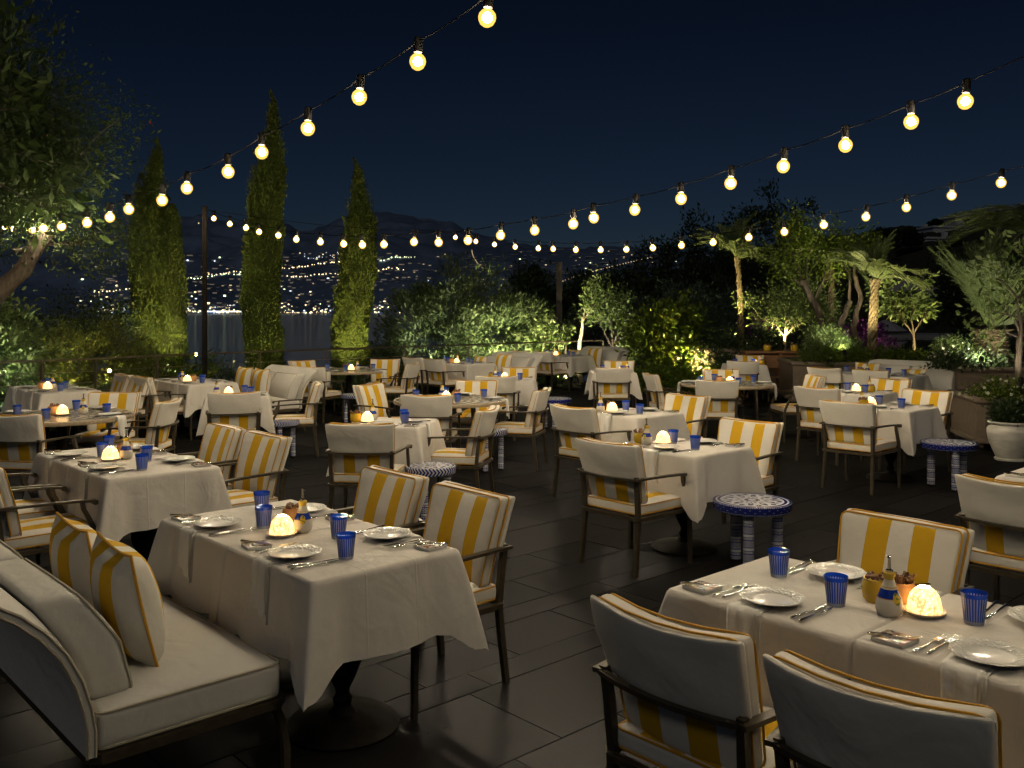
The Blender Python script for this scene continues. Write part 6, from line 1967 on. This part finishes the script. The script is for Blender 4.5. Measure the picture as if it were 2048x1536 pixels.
# waterfront
for i in range(150):
    x = rn.uniform(190, 900)
    tl(H1, x, 627 - abs(rn.gauss(0, 8)), rn.choice('wwwcg'), rn.uniform(0.6, 1.7), rn.uniform(1, 1.8))
for i in range(60):
    tl(H1, 530 + i * 6.2 * 0 + rn.uniform(-100, 170), 626, rn.choice('wd'), rn.uniform(0.7, 1.2))
for i in range(26): tl(H1, 412 + i * 3.2, 624, rn.choice('wc'), 1.5)
for i in range(460):
    x = rn.uniform(150, 930); y = rn.uniform(552, 624)
    if rn.random() < 0.7 * (y - 540) / 80: tl(H1, x, y, rn.choice('wddddcg'), rn.uniform(0.5, 1.3), rn.uniform(1, 3.5))
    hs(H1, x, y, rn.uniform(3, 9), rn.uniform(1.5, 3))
for x0, y0, x1, y1, n_, k in ((365, 557, 490, 549, 22, 'g'), (420, 548, 495, 545, 12, 'w'), (560, 537, 705, 523, 26, 'w'), (575, 553, 690, 549, 20, 'w'), (735, 523, 830, 514, 18, 'g'), (740, 541, 805, 538, 11, 'w'), (700, 530, 745, 527, 8, 'w'), (190, 583, 290, 580, 14, 'w')):
    for i in range(n_):
        t = i / (n_ - 1)
        tl(H1, x0 + (x1 - x0) * t + rn.uniform(-3, 3), y0 + (y1 - y0) * t + 2.0 * math.sin(t * 7) + rn.uniform(-1.2, 1.2), k, rn.uniform(0.7, 1.7))
for i in range(26): tl(H1, rn.uniform(595, 700), rn.uniform(500, 520), rn.choice('cccw'), rn.uniform(0.5, 1.1))
for i in range(150):
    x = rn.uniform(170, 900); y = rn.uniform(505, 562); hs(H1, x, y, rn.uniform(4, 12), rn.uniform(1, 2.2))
    tl(H1, x, y, 'd', rn.uniform(0.5, 1.2), 2.5)
for q in ((440, 516, 'g', 1.5), (430, 523, 'c', 1.2), (268, 522, 'c', 1.5), (376, 522, 'c', 1.8), (398, 447, 'w', .8), (560, 513, 'c', 1.4), (450, 593, 'g', 2.2)): tl(H1, q[0], q[1], q[2], q[3], 1.4)
# valley on the right of the olive bush
for i in range(260):
    x = rn.uniform(930, 1420); y = rn.uniform(498, 600)
    if rn.random() < 0.35: tl(H2, x, y, rn.choice('dddwg'), rn.uniform(0.4, 0.95), rn.uniform(1, 2.5))
    hs(H2, x, y, rn.uniform(5, 16), rn.uniform(1.2, 2.2))
for i in range(24): t = i / 23; tl(H2, 944 + 25 * t ** 2 , 500 + 40 * t, 'd', 0.9)
for i in range(34): t = i / 33; tl(H2, 1120 + 180 * t, 566 - 50 * t ** 0.8, 'd', 1.0, 1.6)
for k, mbk in LT.items():
    mbk.build('town_lights_and_glowing_fronts', [EL[k]], None, False)['kind'] = 'stuff'
HB.build('hillside_town_houses', [M['farhouse']], None, False)['kind'] = 'stuff'

# villas on the near slope at the upper right
def villa(px, py, d, w, h, label, floors=1, seed=0):
    p = at_depth(px, py, d)
    root = empty('hillside_villa', (p.x, d, p.z - h), 0.15, label, 'villa', 'pale villas on the slope')
    mb = MB(); mb.box((0, 0, h / 2 - 2), (w, w * 0.6, h + 4)); mb.build('wall', [M['plaster']], root, False)
    mb = MB(); mb.box((0, 0, h + 0.15), (w + 0.5, w * 0.6 + 0.5, 0.3)); rf = mb.build('roof', [M['plaster']], root, False)
    mb = MB(); mb.box((w * 0.3, 0, h + 0.8), (0.7, 0.7, 1.0)); mb.build('chimney', [M['plaster']], rf, False)
    k = max(2, int(w / 2.4))
    for i in range(k):
        mb = MB(); mb.box(((i + 0.5) * w / k - w / 2, -w * 0.3 - 0.02, h * 0.48), (w / k * 0.6, 0.08, h * 0.5)); fr_ = mb.build('window', [M['plaster']], root, False)
        mb = MB()
        for s in (-1, 1): mb.box(((i + 0.5) * w / k - w / 2 + s * w / k * 0.145, -w * 0.3 - 0.07, h * 0.48), (w / k * 0.25, 0.04, h * 0.44))
        mb.build('pane', [M['window']], fr_, False)
villa(1862, 480, 150, 8, 2.6, 'long villa with a row of windows on the upper right slope')
villa(1895, 458, 165, 9, 3.0, 'white flat roofed house above the windowed villa')
villa(1935, 438, 178, 8, 3.0, 'upper white house below the right skyline')
villa(1712, 482, 140, 5, 2.4, 'small white house behind the palms')
villa(2020, 418, 182, 9, 3.0, 'white house at the right edge skyline')
villa(1838, 462, 172, 4, 3.2, 'narrow white house beside the windowed villa')
villa(1975, 470, 150, 9, 3.0, 'blocky pale house right of the windowed villa')

# parasols by the pool
def parasol(px, py, d, R_, label):
    p = at_depth(px, py, d)
    root = empty('garden_parasol', (p.x, d, 0.1), 0.2, label, 'parasol', 'pale parasols by the pool')
    h = p.z - 0.1
    mb = MB(); mb.lathe([(R_, h - 0.75), (R_ * 0.55, h - 0.35), (R_ * 0.08, h), (0, h)], 8); mb.f = [q for q in mb.f if len(q) == 4]; mb.m = [0] * len(mb.f); mb.build('canopy', [M['parasol']], root, False)
    mb = MB(); mb.tube([(0, 0, 0), (0, 0, h - 0.02)], 0.03, 8); mb.build('pole', [M['bronze']], root)
parasol(1824, 554, 48, 1.5, 'open pale parasol by the pool behind the lemon tree')
parasol(1880, 566, 50, 1.3, 'second pale parasol partly behind the cycad')
parasol(1770, 640, 64, 1.5, 'low distant parasol at the far pool side')

for i, (px, py, d, w, lb) in enumerate([(1816, 470, 140, 3.0, 'dark tree before the narrow white hillside house'), (1905, 492, 135, 5.0, 'dark tree cluster below the windowed villa'), (1950, 440, 172, 3.0, 'dark tree between the two upper villas'), (1760, 470, 136, 4.0, 'domed dark pine on the hillside skyline'), (2000, 490, 130, 6.0, 'dark trees under the right hand villas'), (1870, 448, 178, 2.2, 'small dark tree on the villa skyline')]):
    p = at_depth(px, py, d)
    w *= 0.55
    shrub(lb, (p.x, d, p.z - w * 0.8), [(0, 0, w * 0.5, w, w * 0.8, w * 0.6), (w * 0.5, 0, w * 0.3, w * 0.6, w * 0.5, w * 0.4)], 'dark_green', 0.7, 0.35, 2600, 90 + i, 'hillside_tree', 'tree', 40, w * 0.10, up=0.5, group='dark trees on the villa hillside', stems=4)
